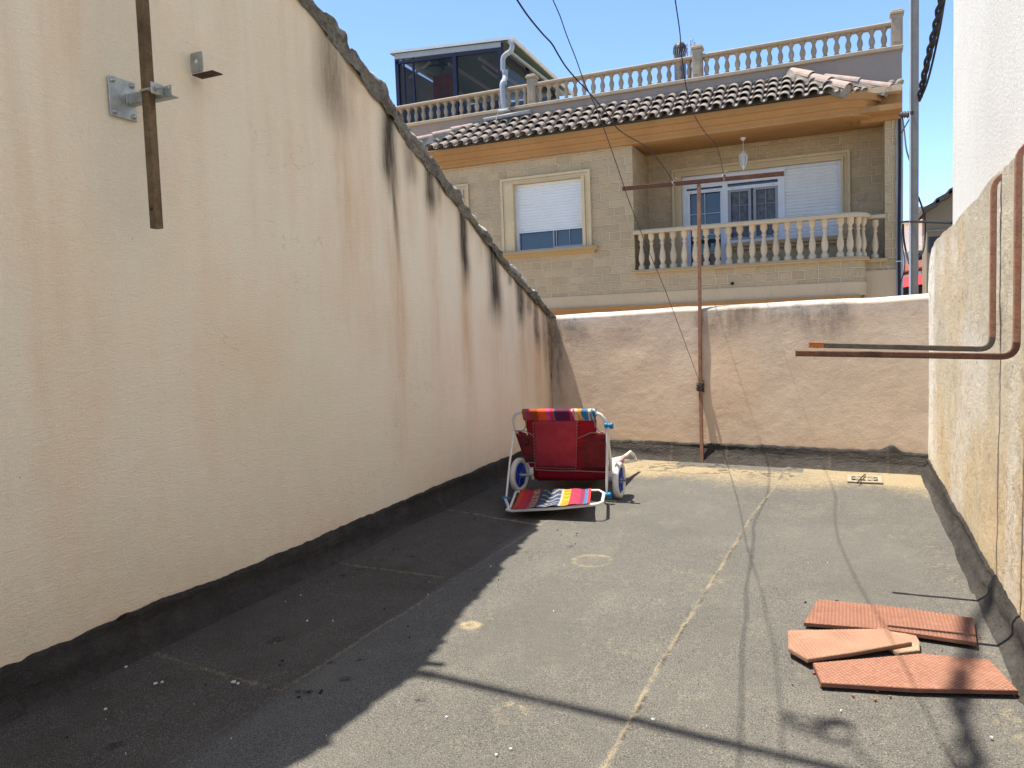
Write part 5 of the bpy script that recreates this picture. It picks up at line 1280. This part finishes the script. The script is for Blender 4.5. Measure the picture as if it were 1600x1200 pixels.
    p=ony(650,120,16.4); MB().box(p[0]-.5,p[0]+.25,16.3,16.35,5.3,6.55).build('wood_partition',MT['wood'],t)
    p=ony(690,105,15.8); fan=MB(); fan.lathe([(.06,-.04),(.06,.04)],(p[0],15.8,p[2]+.05),10)
    for k in range(4):
        a=k*math.pi/2+.3; fan.box(p[0]+.05*math.cos(a)-.03,p[0]+.05*math.cos(a)+.03,15.78,15.82,p[2]+.04,p[2]+.06); fan.tube([(p[0],15.8,p[2]+.05),(p[0]+.3*math.cos(a),15.8+.3*math.sin(a),p[2]+.05)],.022,5)
    fan.tube([(p[0],15.8,p[2]+.05),(p[0],15.8,6.9)],.012,6); tag(fan.build('ceiling_fan',MT['cowl'],None,loc=(p[0],15.8,p[2])),'dark ceiling fan hanging inside the glazed roof room','fan')
    p=ony(668,160,15.3); MB().bbox(p[0]-.1,p[0]+.75,15.35,15.7,5.3,6.15,.01).build('counter',MT['greyblue'],t)
MT['fascia']=simple('pale_grey_fascia',(.32,.33,.34),.6,0,.12,5,0); MT['darkwall']=simple('dark_back_wall',(.05,.05,.05),.8,0,.2,3,.2)
pavilion()

# ================================================================ street pole, cables
def streetpole():
    Y=11.0; a=ony(1421,300,Y); b=ony(1435,300,Y); x=(a[0]+b[0])/2; w=(b[0]-a[0])/2
    t=thing('street_pole','tall grey galvanised street pole standing between the house and the white building','pole',(x,Y,-3))
    P=MB(); P.bbox(x-w,x+w,Y-w,Y+w,-3,6.5,.012); P.build('pole',MT['polemat'],t)
    MB().box(x-w-.006,x-w+.012,Y-w-.004,Y-w+.02,-2.9,6.45).build('pole_edge',MT['white'],t)
    c=ony(1424,178,Y); MB().lathe([(.03,-.02),(.03,.02)],(c[0],Y-.03,c[2]),10).build('clamp',MT['cowl'],t)
    return x,Y,w
PX,PY,PW=streetpole()
def cables():
    # twisted service cable from the pole towards the camera side
    base=[ony(1437,152,PY),ony(1443,122,10.3),ony(1452,82,9.5),ony(1462,42,8.7),ony(1471,0,7.9)]; base.append(base[-1]+(base[-1]-base[-2])*3)
    B=[np.array(p) for p in base]; L=[]
    for i in range(len(B)-1):
        for t in np.linspace(0,1,40)[:-1]: L.append(B[i]*(1-t)+B[i+1]*t)
    b=MB(); 
    for ph in (0,2.1,4.2):
        b.tube([p+np.array((.021*math.cos(ph+k*.11),.01*math.sin(ph+k*.11),.021*math.sin(ph+k*.11))) for k,p in enumerate(L)],.016,6)
    o=b.build('twisted_cable',MT['black'],None,loc=tuple(B[0])); tag(o,'thick twisted black service cable rising from the street pole against the sky','cable')
    w2=[ony(1437,158,PY),ony(1449,128,10.3),ony(1462,75,9.5),ony(1474,10,8.6),ony(1480,-60,8.0)]
    wire('cable',w2,.012,'black','thin black cable hanging beside the twisted cable at the pole','cable','cables at the street pole')
    b=MB(); p=ony(1407,179,PY+2); q=ony(1422,179,PY)
    b.tube([p,(p+q)/2,q],.03,8); 
    for f in (.2,.5,.8): b.lathe([(.02,-.03),(.05,0),(.02,.03)],tuple(p+(q-p)*f),8,'x')
    tag(b.build('cable_anchor',MT['cowl'],None,loc=tuple(p)),'knotted black cable anchor between the house corner and the pole','cable anchor')
    wire('cable',[ony(1410,182,12.5),ony(1413,205,12),ony(1416,232,11.6),ony(1421,250,11.2)],.010,'black','black cable looping from the anchor down to the pole','cable','cables at the street pole')
    wire('cable',[ony(1421,186,11.2),ony(1413,200,12.5),ony(1406,212,14.2)],.008,'black','short cable slanting from the pole back to the house corner','cable','cables at the street pole')
    wire('cable',[ony(1435,308,PY),ony(1441,325,11.5),ony(1446,350,12),ony(1444,385,12),ony(1436,402,11.2)],.012,'black','slack black cable sagging to the right of the pole','cable','cables at the street pole')
    wire('cable',[ony(1407,347,14.3),ony(1422,346,PY),ony(1455,347,9.5),ony(1489,348,7.0)],.014,'black','level black cable crossing behind the pole above the rough wall','cable','cables at the street pole')
    wire('cable',[ony(1411,350,12),ony(1412,372,12),ony(1416,395,12),ony(1421,412,11.3)],.014,'black','black cable hanging left of the pole in two bends','cable','cables at the street pole')
    wire('cable',[ony(1410,352,12.2),ony(1409,375,12.2),ony(1414,410,12.2),ony(1408,440,13),ony(1406,460,14)],.007,'black','thin slack cable hanging left of the pole down to the wall top','cable','cables at the street pole')
cables()

# ================================================================ buildings far beyond
def far():
    Y=18.; g=thing('gable_house','grey brown gabled house with dark overhanging tiled roof behind the white building','house',(3,Y,-3))
    e=ony(1439,330,Y); r=ony(1492,292,Y); wl=ony(1448,340,Y); s=(r[2]-e[2])/(r[0]-e[0]); X1=wl[0]+6
    zt=e[2]+s*(wl[0]-e[0])-.05; xm=wl[0]+3; zm=zt+s*3
    b=MB(); b.add([(wl[0],Y,-3),(X1,Y,-3),(X1,Y,zt),(xm,Y,zm),(wl[0],Y,zt),(wl[0],Y+1.0,-3),(X1,Y+1.0,-3),(X1,Y+1.0,zt),(xm,Y+1.0,zm),(wl[0],Y+1.0,zt)],[(0,1,2,3,4),(9,8,7,6,5),(0,4,9,5),(1,6,7,2)]); b.build('wall',MT['shadegrey'],g)
    rf=MB(); t=.10
    for sx,(xa,za),(xb,zb) in ((1,(e[0],e[2]),(xm,e[2]+s*(xm-e[0]))),(-1,(2*xm-e[0],e[2]),(xm,e[2]+s*(xm-e[0])))):
        n=14
        for k in range(n):
            x0=xa+(xb-xa)*k/n;x1=xa+(xb-xa)*(k+1)/n+ (xb-xa)*.02;z0=za+(zb-za)*k/n+.012;z1=za+(zb-za)*(k+1)/n
            rf.add([(x0,Y-.5,z0),(x1,Y-.5,z1),(x1,Y+1.3,z1),(x0,Y+1.3,z0),(x0,Y-.5,z0-t),(x1,Y-.5,z1-t),(x1,Y+1.3,z1-t),(x0,Y+1.3,z0-t)],[(0,1,2,3),(4,7,6,5),(0,4,5,1),(0,3,7,4)])
    rf.build('roof',MT['roofdark'],g)
    wn=ony(1452,378,Y); MB().bbox(wn[0]-.02,wn[0]+.25,Y-.02,Y+.05,wn[2]-.22,wn[2]+.10,.01).build('window',MT['glass'],g)
    MB().box(wl[0]+.02,X1,Y-.06,Y-.002,ony(1450,360,Y)[2]-.03,ony(1450,360,Y)[2]).build('string_course',MT['concrete'],g)
    Y=26.; p=thing('pink_building','pink rendered building with a small square window far down the street','building',(1.5,Y,-3))
    a=ony(1395,340,Y); b_=ony(1460,350,Y); 
    MB().box(a[0],b_[0]+1.5,Y,Y+1.0,-3,b_[2]+.0).build('wall',MT['pink'],p)
    MB().bbox(a[0]-.1,b_[0]+1.6,Y-.12,Y+6.1,b_[2],b_[2]+.16,.03).build('roof_edge',MT['cream'],p)
    c=ony(1440,343,Y+1); MB().bbox(c[0]-.25,c[0]+.25,Y+.8,Y+1.3,b_[2]+.1,b_[2]+.65,.03).build('chimney',MT['concrete'],p)
    Y=22.; q=thing('white_cottage','small white house with red brown tiled roofs and a red awning beyond the pole','house',(1.5,Y,-3))
    a=ony(1400,395,Y); b_=ony(1462,395,Y); MT['cw']=MT['cottagewall']; zr=ony(1440,388,Y)[2]
    zu=ony(1440,392,Y)[2]; zl=ony(1440,413,Y)[2]
    MB().box(a[0],b_[0]+1,Y,Y+4,-3,zu).build('wall',MT['cottagewall'],q)
    f=MB(); 
    for k in range(5):
        f.tube([(ony(1434,392,Y)[0],Y-.2+k*.18,zu-.02+k*.035),(b_[0]+1,Y-.2+k*.18,zu+.02+k*.035)],.055,8)
    f.build('roof',MT['cottageroof'],q)
    w=ony(1442,400,Y); MB().bbox(w[0]-.13,w[0]+.13,Y-.02,Y+.05,w[2]-.15,w[2]+.15,.01).build('window',MT['glass'],q)
    z1=ony(1440,405,20)[2]; z0=ony(1440,432,20)[2]; a=ony(1395,400,20); b2=ony(1465,400,20)
    MB().box(a[0],b2[0]+1,19.9,21.5,-3,ony(1440,442,20)[2]).build('lower_wall',MT['darkwall'],q)
    f=MB()
    for k in range(6): f.tube([(a[0]-.1,19.7+k*.12,ony(1405,432,20)[2]+k*.03),(b2[0]+1,19.7+k*.12,ony(1405,432,20)[2]+k*.03+.45)],.06,8)
    f.build('lower_roof',MT['redroof'],q)
    z0=ony(1408,444,18.9); z1_=ony(1448,433,18.9)
    aw=MB(); aw.add([(z0[0]-.3,18.9,z0[2]-.12),(z1_[0]+.8,18.9,z1_[2]-.02),(z1_[0]+.8,19.6,z1_[2]+.20),(z0[0]-.3,19.6,z0[2]+.12)],[(0,1,2,3),(3,2,1,0)]); aw.build('awning',MT['awning'],q)
    MB().box(z0[0]-.3,z1_[0]+.8,19.65,19.85,-3,z0[2]-.05).build('shop_front',MT['darkwall'],q)
MT['roofdark']=simple('dark_old_tiles',(.10,.085,.075),.9,0,.4,6,.5,20)
MT['cottagewall']=stucco('bright_render',(.88,.82,.74),(.80,.74,.66)); MT['cottageroof']=simple('grey_brown_tiles',(.34,.28,.22),.9,0,.35,7,.4,20)
far()
